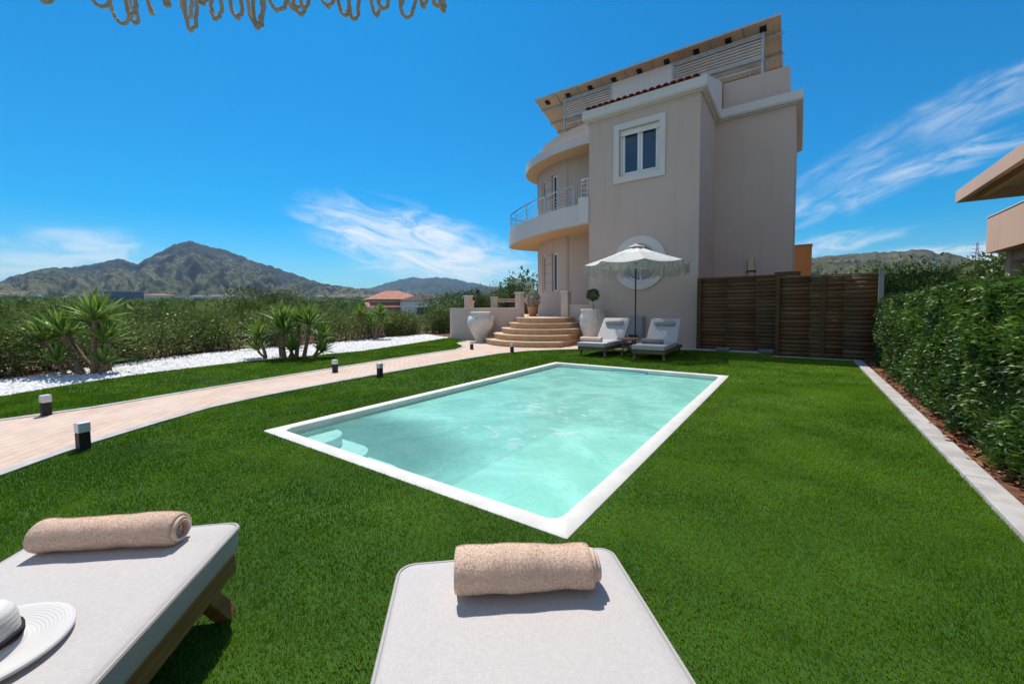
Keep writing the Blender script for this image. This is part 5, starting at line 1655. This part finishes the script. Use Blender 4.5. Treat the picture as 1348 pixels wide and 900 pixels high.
# ------------------------------------------------------------------ hedges
def hedge(name, label, pts, width, height, n, L, mat, seed, hvar=.12, face=(1, 1, 1), core=True, lumps=1.6, group=None, detail=1, rough_top=.08, gaps=0., bulge=.30):
    """leafy hedge along plan points; leaves cover both faces, top and ends"""
    r_ = np.random.default_rng(seed)
    t = thing(name, label, 'hedge', (pts[0][0], pts[0][1], 0), 0, group)
    q = np.array(pts, float); sg = np.linalg.norm(np.diff(q, axis=0), axis=1); cum = np.concatenate([[0], np.cumsum(sg)]); TL = cum[-1]
    def at(s):
        x = np.interp(s, cum, q[:, 0]); y = np.interp(s, cum, q[:, 1])
        e = .05; dx = np.interp(s + e, cum, q[:, 0]) - np.interp(s - e, cum, q[:, 0]); dy = np.interp(s + e, cum, q[:, 1]) - np.interp(s - e, cum, q[:, 1])
        d = unit(np.stack([dx, dy], -1)); return np.stack([x, y], -1), d
    s = r_.uniform(0, TL, n); which = r_.choice(3, n, p=np.array(face) / sum(face))
    P2, D = at(s); Nn = np.stack([-D[:, 1], D[:, 0]], 1)
    hl = height * (1 + hvar * fbm(s * .9, s * 0 + seed, seed, 3) * 2)
    u = np.where(which == 0, -1., np.where(which == 1, 1., r_.uniform(-1, 1, n)))
    zf = np.where(which == 2, 1., r_.uniform(.03, 1, n) ** .85)
    bul = fbm(s * lumps, zf * lumps * height + u * 3, seed + 5, 4) * bulge
    depth = np.abs(r_.normal(0, .055, n)) + .0
    ww = width / 2 * (1 + bul * .55) * (1 - .16 * np.clip(zf - .7, 0, 1))
    offw = u * ww - np.sign(u) * np.where(which == 2, 0, depth)
    z = zf * hl * (1 + .10 * bul) - np.where(which == 2, depth + .12 * (np.abs(u) ** 3) * height * .5, 0)
    z = z + np.where(which == 2, np.abs(r_.normal(0, rough_top, n)) * (r_.uniform(0, 1, n) < .35), 0)
    P = np.stack([P2[:, 0] + Nn[:, 0] * offw, P2[:, 1] + Nn[:, 1] * offw, z], 1)
    out = np.stack([Nn[:, 0] * u, Nn[:, 1] * u, np.where(which == 2, 1.1, .25)], 1)
    N = unit(out + r_.normal(0, .62, (n, 3)))
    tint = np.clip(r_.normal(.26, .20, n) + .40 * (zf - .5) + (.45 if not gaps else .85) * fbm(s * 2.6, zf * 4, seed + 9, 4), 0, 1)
    tint = np.where(r_.uniform(size=n) < .05, 1., tint)
    if gaps:
        kg = fbm(s * 4.2, zf * 5.5 + u * 4, seed + 15, 4) > (-.62 + gaps * .9 * r_.uniform(0, 1, n))
        P, N, tint = P[kg], N[kg], tint[kg]; n = len(P)
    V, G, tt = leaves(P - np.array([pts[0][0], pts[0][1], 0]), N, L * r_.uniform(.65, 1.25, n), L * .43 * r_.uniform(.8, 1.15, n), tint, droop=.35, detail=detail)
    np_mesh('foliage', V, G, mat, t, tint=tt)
    if core:
        ss = np.linspace(.35, TL - .35, max(8, int(TL * 3))); C2, CD = at(ss); CN = np.stack([-CD[:, 1], CD[:, 0]], 1)
        sec = [(-.45, .0), (-.56, .3), (-.58, .55), (-.48, .74), (-.2, .80), (.2, .80), (.48, .74), (.58, .55), (.56, .3), (.45, .0)]
        h_ = height * (1 + hvar * fbm(ss * .9, ss * 0 + seed, seed, 3) * 2)
        Vc = []
        for i in range(len(ss)):
            for a_, b_ in sec:
                k_ = 1 + .12 * mnoise.noise(Vector((ss[i] * 2, a_ * 3, b_ * 4)))
                Vc.append((C2[i, 0] + CN[i, 0] * a_ * width * .62 * k_, C2[i, 1] + CN[i, 1] * a_ * width * .62 * k_, b_ * h_[i] * .95))
        m_ = len(sec)
        fs = [(i * m_ + k, i * m_ + k + 1, (i + 1) * m_ + k + 1, (i + 1) * m_ + k) for i in range(len(ss) - 1) for k in range(m_ - 1)]
        fs += [tuple(range(m_ - 1, -1, -1)), tuple((len(ss) - 1) * m_ + k for k in range(m_))]
        MB().add(Vc, fs).build('branch_core', 'hedge_core', t, smooth=True)  # solid dark core added inside the leaves to block light
    return t
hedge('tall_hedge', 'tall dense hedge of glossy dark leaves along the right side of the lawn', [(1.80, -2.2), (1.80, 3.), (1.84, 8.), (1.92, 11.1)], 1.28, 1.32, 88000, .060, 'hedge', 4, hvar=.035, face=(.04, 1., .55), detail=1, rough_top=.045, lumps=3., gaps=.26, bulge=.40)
LH = [(-11.95, -3.), (-12.0, -.5), (-12.1, .7), (-12.4, 1.3), (-13.0, 2.4), (-13.8, 3.9), (-14.15, 5.6), (-14.0, 7.9), (-14.4, 10.5), (-14.4, 12.8), (-14.1, 14.6)]
def bushy_hedge(name, label, pts, mat, seed, n, L, h0, h1):
    """a row of overlapping rounded bushes grown into one uneven hedge"""
    r_ = np.random.default_rng(seed)
    t = thing(name, label, 'hedge', (pts[0][0], pts[0][1], 0))
    q = np.array(pts, float); sg = np.linalg.norm(np.diff(q, axis=0), axis=1); cum = np.concatenate([[0], np.cumsum(sg)]); TL = cum[-1]
    nb_ = int(TL * 6.5)
    s_ = np.sort(r_.uniform(0, TL, nb_)); x = np.interp(s_, cum, q[:, 0]); y = np.interp(s_, cum, q[:, 1])
    x = x + r_.uniform(-.45, .55, nb_) * -1.; y = y + r_.uniform(-.2, .2, nb_)
    hh = h0 + (h1 - h0) * np.clip(.5 + .9 * fbm(s_ * .45, s_ * 0 + 3, seed, 3) + r_.normal(0, .28, nb_), 0, 1.25)
    rr = r_.uniform(.30, .58, nb_); ct = r_.normal(0, .20, nb_)
    k = r_.integers(0, nb_, n); d = unit(r_.normal(size=(n, 3)));
    rad = (r_.uniform(.25, 1., n) ** .4) * (1 + .16 * np.abs(r_.normal(size=n)) * (r_.uniform(size=n) < .3))
    vs_ = hh[k] * .5
    hn = np.hypot(d[:, 0], d[:, 1]) + 1e-6; kx_ = np.where(d[:, 2] < 0, (1 - .2 * d[:, 2] ** 2) / hn, 1.); d[:, 0] *= kx_; d[:, 1] *= kx_
    P = np.stack([x[k] + d[:, 0] * rr[k] * rad, y[k] + d[:, 1] * rr[k] * rad, vs_ + d[:, 2] * vs_ * rad], 1)
    P[:, 2] = np.maximum(P[:, 2], .03)
    N = unit(d + r_.normal(0, .65, (n, 3)) + np.array([0, 0, .3]))
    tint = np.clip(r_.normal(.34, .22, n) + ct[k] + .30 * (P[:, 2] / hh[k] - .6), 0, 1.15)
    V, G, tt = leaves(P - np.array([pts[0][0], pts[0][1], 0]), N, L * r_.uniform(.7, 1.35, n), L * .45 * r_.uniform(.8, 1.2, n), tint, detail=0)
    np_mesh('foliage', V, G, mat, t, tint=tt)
    tw = MB()
    for i in range(nb_):
        for _ in range(3):
            a_ = r_.uniform(0, 6.28); l_ = rr[i] * .6
            tw.tube([(x[i] - pts[0][0], y[i] - pts[0][1], 0), (x[i] - pts[0][0] + l_ * math.cos(a_), y[i] - pts[0][1] + l_ * math.sin(a_), hh[i] * r_.uniform(.5, .85))], [.016, .006], 4, caps=False)
    tw.tube([(a - pts[0][0], b - pts[0][1], .0) for a, b in zip(x, y)], .018, 4)
    tw.build('branch_core', 'bark', t, True)
    return t
bushy_hedge('low_hedge', 'low uneven bushy hedge behind the white gravel bed on the left', LH, 'laurel', 6, 72000, .066, .80, 1.25)
hedge('back_hedge', 'hedge standing behind the grey fence post, beyond the timber fence', [(1.95, 12.4), (2.2, 15.), (2.4, 19.)], 1.5, 1.75, 16000, .085, 'hedge', 9, hvar=.10, face=(.4, 1., .8), detail=0, rough_top=.15)

# ------------------------------------------------------------------ trees
def spot(az, d):
    a = R(az); return (math.sin(a) * d, math.cos(a) * d)
def tree_mesh(seed, n, H, rad, mat, L, trunk_h=.35, squat=.8, lumps=9):
    """returns (trunk MB, leaf arrays): crown made of leafy clumps spread through an uneven volume"""
    r_ = np.random.default_rng(seed)
    cz = H * (trunk_h + (1 - trunk_h) * .5); rz_ = H * (1 - trunk_h) * .55
    cl = unit(r_.normal(size=(lumps, 3))) * r_.uniform(.35, .78, (lumps, 1)) * np.array([rad, rad, rz_])
    cr = r_.uniform(.30, .52, lumps) * rad
    k = r_.integers(0, lumps, n); d = unit(r_.normal(size=(n, 3)))
    rr = cr[k][:, None] * (r_.uniform(.35, 1., (n, 1)) ** .45) * (1 + .3 * r_.normal(size=(n, 1)) * .6)
    P = cl[k] + d * rr * np.array([1, 1, squat]) + np.array([0, 0, cz])
    keepz = P[:, 2] > H * .10; P = P[keepz]; d = d[keepz]; n = len(P)
    N = unit(d + r_.normal(0, .7, (n, 3)) + np.array([0, 0, .2]))
    tint = np.clip(r_.normal(.42, .22, n) + r_.normal(0, .28, lumps)[k[:0 + len(k)]][keepz] + .3 * fbm(P[:, 0] * 1.5, P[:, 2] * 1.5, seed, 3), 0, 1.2)
    lv = leaves(P, N, L * r_.uniform(.7, 1.3, n), L * .42 * r_.uniform(.8, 1.2, n), tint, detail=0)
    tb = MB()
    tb.tube([(0, 0, -.3), (.03, .02, H * trunk_h * .5), (-.02, .03, H * trunk_h), (.0, .0, cz)], [.055 * H * .45, .04 * H * .45, .033 * H * .45, .012 * H], 8)
    for i in range(min(lumps, 7)):
        tb.tube([(-.02, .03, H * trunk_h * .9), tuple(np.array([0, 0, cz * .55]) + cl[i] * .45 + np.array([0, 0, cz * .25])), tuple(cl[i] + np.array([0, 0, cz]))], [.02 * H * .5, .013 * H * .5, .004 * H], 5)
    return tb, lv
KIND = {}
def plant_tree(name, label, cat, az, d, H, rad, mat, seed, n=2600, L=.10, grp=None, trunk_h=.3, gz=None):
    x, y = spot(az, d); z = float(land(np.array([x]), np.array([y]))[0]) if gz is None else gz
    key = (mat, seed)
    t = thing(name, label, cat, (x, y, z), random.uniform(0, 6), grp)
    if key not in KIND:
        tb, lv = tree_mesh(seed, n, 1., rad / H, mat, L / H, trunk_h)
        a = tb.build('trunk', 'bark', t, True, smooth=True); b = np_mesh('crown', lv[0], lv[1], mat, t, tint=lv[2])
        KIND[key] = (a, b)
    else:
        for src in KIND[key]:
            c = src.copy(); COL.objects.link(c); c.parent = t
    t.scale = (H, H, H)
    return t
G1 = 'orchard trees just behind the low hedge'
for az, d, H, mat, sd in ((-88, 17, 2.5, 'orchard', 1), (-83.5, 20, 2.7, 'orchard', 2), (-80, 17.5, 2.25, 'orchard', 3), (-76.5, 21, 2.6, 'orchard', 1), (-73, 18.5, 2.3, 'orchard', 2), (-70, 23, 2.8, 'orchard', 3),
                          (-60.5, 22.5, 3.3, 'olive', 5), (-58, 25, 3.2, 'olive', 6), (-93, 19, 2.5, 'orchard', 2), (-49.2, 25, 2.2, 'orchard', 1), (-85.5, 30, 3.3, 'orchard', 3), (-78, 31, 3.2, 'orchard', 1), (-71.5, 34, 3.6, 'orchard', 2)):
    plant_tree('orchard_tree', 'leafy green orchard tree rising behind the low hedge on the left', 'tree', az, d, H * .54, H * .56, mat, sd, 2400, .11, G1, .12)
plant_tree('olive_tree', 'dense green olive tree, the tallest crown on the left, above the middle yuccas', 'tree', -67., 23., 2.45, 1.45, 'orchard', 11, 3200, .12, None, .22)
plant_tree('olive_tree', 'wide grey-green olive tree right of the tallest one, behind the middle yuccas', 'tree', -63.6, 22.5, 2.4, 1.5, 'olive', 12, 3200, .12, None, .22)
plant_tree('bush', 'rounded green bush hiding the foot of the red roofed house', 'bush', -51.5, 25, 1.75, 1.3, 'olive', 5, 2600, .12, None, .15)
plant_tree('bush', 'bright yellow-green bush left of the terrace wall', 'bush', -44.6, 22, 1.95, 1.5, 'topiary', 14, 2600, .12, None, .1)
plant_tree('terrace_tree', 'dark round tree right behind the terrace posts', 'tree', -35.6, 27, 3.3, 2.0, 'darktree', 15, 3600, .14, None, .25)
plant_tree('terrace_tree', 'pale olive bush between the two left terrace posts', 'tree', -38.3, 24, 2.6, 1.4, 'olive', 16, 2600, .11, None, .2)
plant_tree('terrace_tree', 'green tree against the round bay of the villa', 'tree', -32.6, 28, 3.5, 2.0, 'orchard', 3, 2600, .13, None, .2)
plant_tree('terrace_tree', 'low bushy tree at the left end of the terrace wall', 'tree', -41.4, 24, 2.6, 1.4, 'darktree', 15, 2600, .11, None, .2)
G2 = 'trees behind the tall hedge on the right'
for az, d, H, mat, sd in ((8.6, 30, 3.2, 'darktree', 21), (10.4, 34, 3.5, 'orchard', 3), (12.2, 30, 3.2, 'olive', 6), (13.9, 36, 4.1, 'darktree', 15), (15.4, 27, 3.6, 'olive', 12), (17.5, 28, 3.8, 'orchard', 1), (19.5, 26, 3.4, 'darktree', 21), (7.0, 26, 2.9, 'orchard', 2)):
    plant_tree('garden_tree', 'leafy tree rising behind the tall hedge on the right', 'tree', az, d, H, H * .60, mat, sd, 2600, .13, G2, .15)
plant_tree('bare_tree', 'small thin tree showing above the fence against the right hill', 'tree', 4.0, 30, 2.9, .5, 'olive', 31, 500, .12, None, .3)

# the orchards on the plain read as one mass of crowns
n = 2600
az = R(1) * RNG.uniform(-100, 25, n); d = 38 * (900 / 38.) ** RNG.uniform(0, 1, n) ** .85
x = np.sin(az) * d; y = np.cos(az) * d; z = land(x, y)
kp = ~((az > R(-57)) & (az < R(-45)) & (d < 95))
x, y, z, d = x[kp], y[kp], z[kp], d[kp]; n = len(x)
per = 46
cr = RNG.uniform(1.3, 2.3, n) * (1 + d / 900.)
k = np.repeat(np.arange(n), per); dd = unit(RNG.normal(size=(len(k), 3))); dd[:, 2] = np.abs(dd[:, 2]) * 1.0 - .15
P = np.stack([x, y, z + 1.0], 1)[k] + dd * (cr[k] * RNG.uniform(.55, 1.05, len(k)))[:, None] * np.array([1.1, 1.1, .95])
N = unit(dd + RNG.normal(0, .6, (len(k), 3)))
tint = np.clip(np.repeat(RNG.normal(.42, .38, n), per) + RNG.normal(0, .18, len(k)), 0, 1)
Vv, G, tt = leaves(P, N, cr[k] * .42, cr[k] * .34, tint, detail=0)
tag(np_mesh('orchard', Vv, G, 'orchard', tint=tt), 'olive and fruit orchards covering the plain below the mountains', 'orchard', kind='stuff')

# ------------------------------------------------------------------ mountains (bearing from the garden, height of the crest as slope)
def mountain(name, tab, Df, Dr, mat, seed, rough, step=.16, gully=1., back=1.6, conc=1.5, cliff=.8):
    az = np.arange(tab[0][0], tab[-1][0], step); tz = np.interp(az, [t[0] for t in tab], [t[1] for t in tab])
    if tab[0][1] < .05: tz = tz
    nr_, na2 = 120, len(az)
    t = np.linspace(0, 1, nr_)
    tb = np.linspace(0, 1, 14)[1:]
    A = R(1) * az[:, None]
    D = np.concatenate([Df + (Dr - Df) * t, Dr + (back * Dr - Dr) * tb])[None, :] + np.zeros((na2, 1))
    # the crest wanders in distance, so spurs overlap
    wob = fbm(az[:, None] * .16, az[:, None] * 0 + .5, seed, 4) * .10
    D = D * (1 + wob)
    X = np.sin(A) * D; Y = np.cos(A) * D
    base = land(X, Y) - 4
    Hc = tz[:, None] * (Dr * (1 + wob)) + 1.2
    zf = land(np.sin(A) * Df, np.cos(A) * Df) - 4
    tt_ = np.concatenate([t, np.ones(len(tb))])[None, :]
    sh = tt_ ** conc
    Z = zf + (Hc - zf) * sh
    sc_ = 1 / (Dr * .055)
    warp = fbm(X * sc_ * .8, Y * sc_ * .8, seed + 31, 3)
    g_ = 1 - np.abs(fbm(az[:, None] * .42 + warp * .9, D / (Dr * .42) + warp * .5, seed + 3, 6, .55)) * 2.2
    g2 = fbm(X * sc_ * 3.3, Y * sc_ * 3.3, seed + 7, 5, .55)
    env = np.sin(PI * np.clip(tt_, 0, 1) ** .8) ** .8
    Z = Z + (g_ - .55) * env * rough * gully * .8 + g2 * (.30 * env + .05) * rough * .5 + fbm(X * sc_ * 11, Y * sc_ * 11, seed + 23, 4, .6) * (.12 * env + .03) * rough * .5
    ridge_n = fbm(az[:, None] * 2.2, az[:, None] * 0, seed + 11, 5, .6) * rough * .13
    Z = Z + ridge_n * tt_
    down = np.concatenate([np.zeros(nr_), tb])[None, :]
    Z = Z * (1 - down) + (base - 30) * down
    V = np.stack([X, Y, Z], -1).reshape(-1, 3)
    m_ = D.shape[1]
    i, j = np.meshgrid(np.arange(na2 - 1), np.arange(m_ - 1), indexing='ij'); a = (i * m_ + j).ravel()
    # cliffs: steep and high ground shows bare dark rock
    gx = np.gradient(Z, axis=1) / np.maximum(np.gradient(D, axis=1), 1.)
    rel = (Z - zf) / np.maximum(Hc.max() - zf, 1)
    rock = np.clip((gx - .34) / .22, 0, 1) * .7 + np.clip((sh - .62 + .35 * fbm(X * sc_ * 1.4, Y * sc_ * 1.4, seed + 19, 4)) / .16, 0, 1) * cliff
    rock = np.clip(rock, 0, 1).reshape(-1)
    o = np_mesh(name, V, [np.stack([a, a + m_, a + m_ + 1, a + 1], 1)], mat, smooth=True, tint=rock)
    o['kind'] = 'structure'; return o
MAIN = [(-125, .0), (-112, .02), (-100, .03), (-88.8, 0.0283), (-87.24, 0.0346), (-86.4, 0.0443), (-85.52, 0.0566), (-83.7, 0.0693), (-82.51, 0.0731), (-81.78, 0.0727), (-81.01, 0.0787), (-80.22, 0.0822), (-79.41, 0.0884), (-78.86, 0.0904), (-78.3, 0.0898), (-77.92, 0.0849), (-77.47, 0.0827), (-76.86, 0.0916), (-75.94, 0.1038), (-74.87, 0.1165), (-74.35, 0.1243), (-73.71, 0.1282), (-72.92, 0.1308), (-72.27, 0.1275), (-71.4, 0.1229), (-70.36, 0.1198), (-68.95, 0.114), (-67.86, 0.1045), (-66.36, 0.095), (-64.81, 0.0866), (-62.8, 0.0733), (-61.13, 0.0625), (-59.41, 0.0547), (-57.63, 0.0501), (-55.34, 0.0453), (-52.98, 0.035), (-49.07, 0.0243), (-44, .015)]
SEC = [(-62, .02), (-58.57, 0.0245), (-55.81, 0.04), (-54.3, 0.0454), (-53.15, 0.0525), (-51.98, 0.0597), (-50.01, 0.0689), (-48.51, 0.0727), (-47.0, 0.0702), (-45.47, 0.073), (-43.92, 0.0713), (-42.37, 0.0659), (-40.28, 0.0585), (-38.18, 0.0509), (-34.47, 0.0449), (-28.14, 0.0362), (-21.97, 0.0238), (-15, .01)]
RIGHT = [(-16, .03), (-5.6, 0.0636), (-2.51, 0.0796), (0.37, 0.0883), (1.74, 0.0924), (3.71, 0.0939), (6.18, 0.0942), (8.47, 0.0923), (9.55, 0.0936), (10.19, 0.0912), (10.72, 0.0851), (11.63, 0.0835), (12.22, 0.0787), (13.57, 0.0655), (14.93, 0.0552), (16.62, 0.0482), (18.94, 0.0387), (30, .02)]
mountain('mountains', MAIN, 1050, 2600, 'mountain', 2, 78, .14, 1., conc=1.35)
mountain('mountains', SEC, 3000, 4800, 'far_range', 5, 90, .16, .9, conc=1.2)
mountain('hill', RIGHT, 380, 1250, 'hill', 9, 26, .12, .8, conc=1.15, cliff=.55)

# ------------------------------------------------------------------ far buildings
def far_house(label, az, d, w_, dp, h, wall, roof=None, rh=1.6, rz=0., name='far_house', group=None, eave=.5, sink=0.):
    x, y = spot(az, d); z = float(land(np.array([x]), np.array([y]))[0]) - sink
    t = thing(name, label, 'house', (x, y, z), R(-az) + rz, group)
    MB().box(-w_ / 2, w_ / 2, -dp / 2, dp / 2, -1, h).build('wall', wall, t, True)
    if roof:
        MB().add([(-w_ / 2 - eave, -dp / 2 - eave, h + .01), (w_ / 2 + eave, -dp / 2 - eave, h + .01), (w_ / 2 + eave, dp / 2 + eave, h + .01), (-w_ / 2 - eave, dp / 2 + eave, h + .01), (-w_ * .16, 0, h + rh), (w_ * .16, 0, h + rh)],
                 [(0, 1, 5, 4), (1, 2, 5), (2, 3, 4, 5), (3, 0, 4), (3, 2, 1, 0)]).build('roof', roof, t, True)
    else:
        MB().box(-w_ / 2 - .1, w_ / 2 + .1, -dp / 2 - .1, dp / 2 + .1, h + .002, h + .25).build('roof', 'white_wall', t, True)
    m_ = max(1, int(w_ / 3.2))
    for q in range(m_):
        xx = -w_ / 2 + (q + .5) * w_ / m_
        MB().box(xx - .55, xx + .55, -dp / 2 - .03, -dp / 2 + .01, h * .38, h * .38 + 1.2).build('window', 'glass', t, True)
    return t
rh_ = far_house('two storey house with red hipped tile roof beyond the garden', -51.35, 74, 7.2, 7., 4.0, 'pale_far', 'rooftile_far', 1.55, R(12), 'red_roofed_house', eave=.9)
MB().add([(-5.2, -5.4, 2.75), (3.2, -5.4, 2.75), (3.2, -3.52, 3.5), (-5.2, -3.52, 3.5)], [(0, 1, 2, 3)]).build('porch_roof', 'rooftile_far', rh_, True)
MB().box(2.4, 2.9, -1., -.5, 4., 5.6).build('chimney', 'pale_far', rh_, True)
for xx in (-4.9, -2.2, .5, 2.9):
    MB().box(xx - .12, xx + .12, -5.25, -5.0, -1, 2.74).build('pillar', 'pale_far', rh_, True)
gh = far_house('pale blue-grey house with sagging dark roof, right of the red roofed house', -47.4, 70, 6.2, 6., 3.7, 'pale_far', 'dark_roof', 1.05, R(-8), 'grey_house', eave=.25)
far_house('dark grey-blue warehouse block at the foot of the mountain', -78.5, 520, 26, 14, 9.5, 'grey_far', None, name='warehouse')
far_house('long low greyish shed on the plain, right of the warehouse', -75.9, 640, 30, 14, 6.5, 'pale_far', 'rooftile_far', 1.5, name='shed')
GB = 'small pale buildings along the foot of the mountain'
rb = random.Random(4)
for k, (az_, d_) in enumerate([(-86.5, 700), (-84.6, 820), (-80.9, 760), (-77.3, 700), (-74.2, 760), (-72.6, 900), (-71.0, 820), (-69.9, 860), (-68.9, 930), (-67.6, 980), (-66.3, 900), (-64.8, 1000), (-62.4, 980), (-60.2, 1050), (-57.6, 1020), (-55.9, 980), (-55.0, 1050), (-54.2, 1000), (-46.2, 900), (-44.2, 950)]):
    far_house('small pale building on the plain at the foot of the mountain', az_, d_, rb.uniform(12, 24), 10, rb.uniform(5, 8), rb.choice(['pale_far', 'white_wall', 'pale_far']), rb.choice([None, 'rooftile_far', None]), 1.5, rb.uniform(-.4, .4), 'far_house', GB)
far_house('white flat-roofed houses block above the terrace trees', -33.8, 190, 12, 8, 12.5, 'white_wall', None, name='hillside_house')
far_house('tiny white hut on the slope of the right hill', 10.76, 700, 7, 6, 36., 'white_wall', None, name='hill_hut', sink=0.)
py = thing('pylon', 'slender grey lattice pylon on the skyline of the right hill', 'pylon', (*spot(13.36, 900), 0))
pz = float(land(np.array([py.location.x]), np.array([py.location.y]))[0]); py.location.z = pz
mb1 = MB(); Hh = 62.; zb = 20.
for sx in (-1, 1):
    for sy in (-1, 1):
        mb1.bar((sx * 3.5, sy * 3.5, zb - 20), (sx * .5, sy * .5, zb + Hh - 12), .45, .45)
for q in range(7):
    u = q / 7.; v_ = (q + 1) / 7.
    for s_ in (-1, 1):
        a = 3.5 - 3. * u; b = 3.5 - 3. * v_
        mb1.bar((-s_ * a, -a, zb + (Hh - 12) * u), (s_ * b, -b, zb + (Hh - 12) * v_), .3, .3)
mb1.build('tower', 'galv', py, True)
am = MB()
for q in (.70, .82, .94):
    am.bar((-6, 0, zb + (Hh - 12) * q), (6, 0, zb + (Hh - 12) * q), .5, .5)
am.build('arm', 'galv', py, True)

# ------------------------------------------------------------------ air between the garden and the mountains
hz, nth, outh = new_mat('haze')
pv = nth.nodes.new('ShaderNodeVolumePrincipled')
pv.inputs['Color'].default_value = c4((.50, .72, .95)); pv.inputs['Density'].default_value = .00009; pv.inputs['Anisotropy'].default_value = .2
nth.links.new(pv.outputs[0], outh.inputs['Volume'])
MT['haze'] = hz
hb = MB().box(-14500, 14500, -14500, 14500, -60, 430).build('haze', 'haze')
hb['kind'] = 'stuff'; hb['label'] = 'thin bluish haze over the plain and mountains'
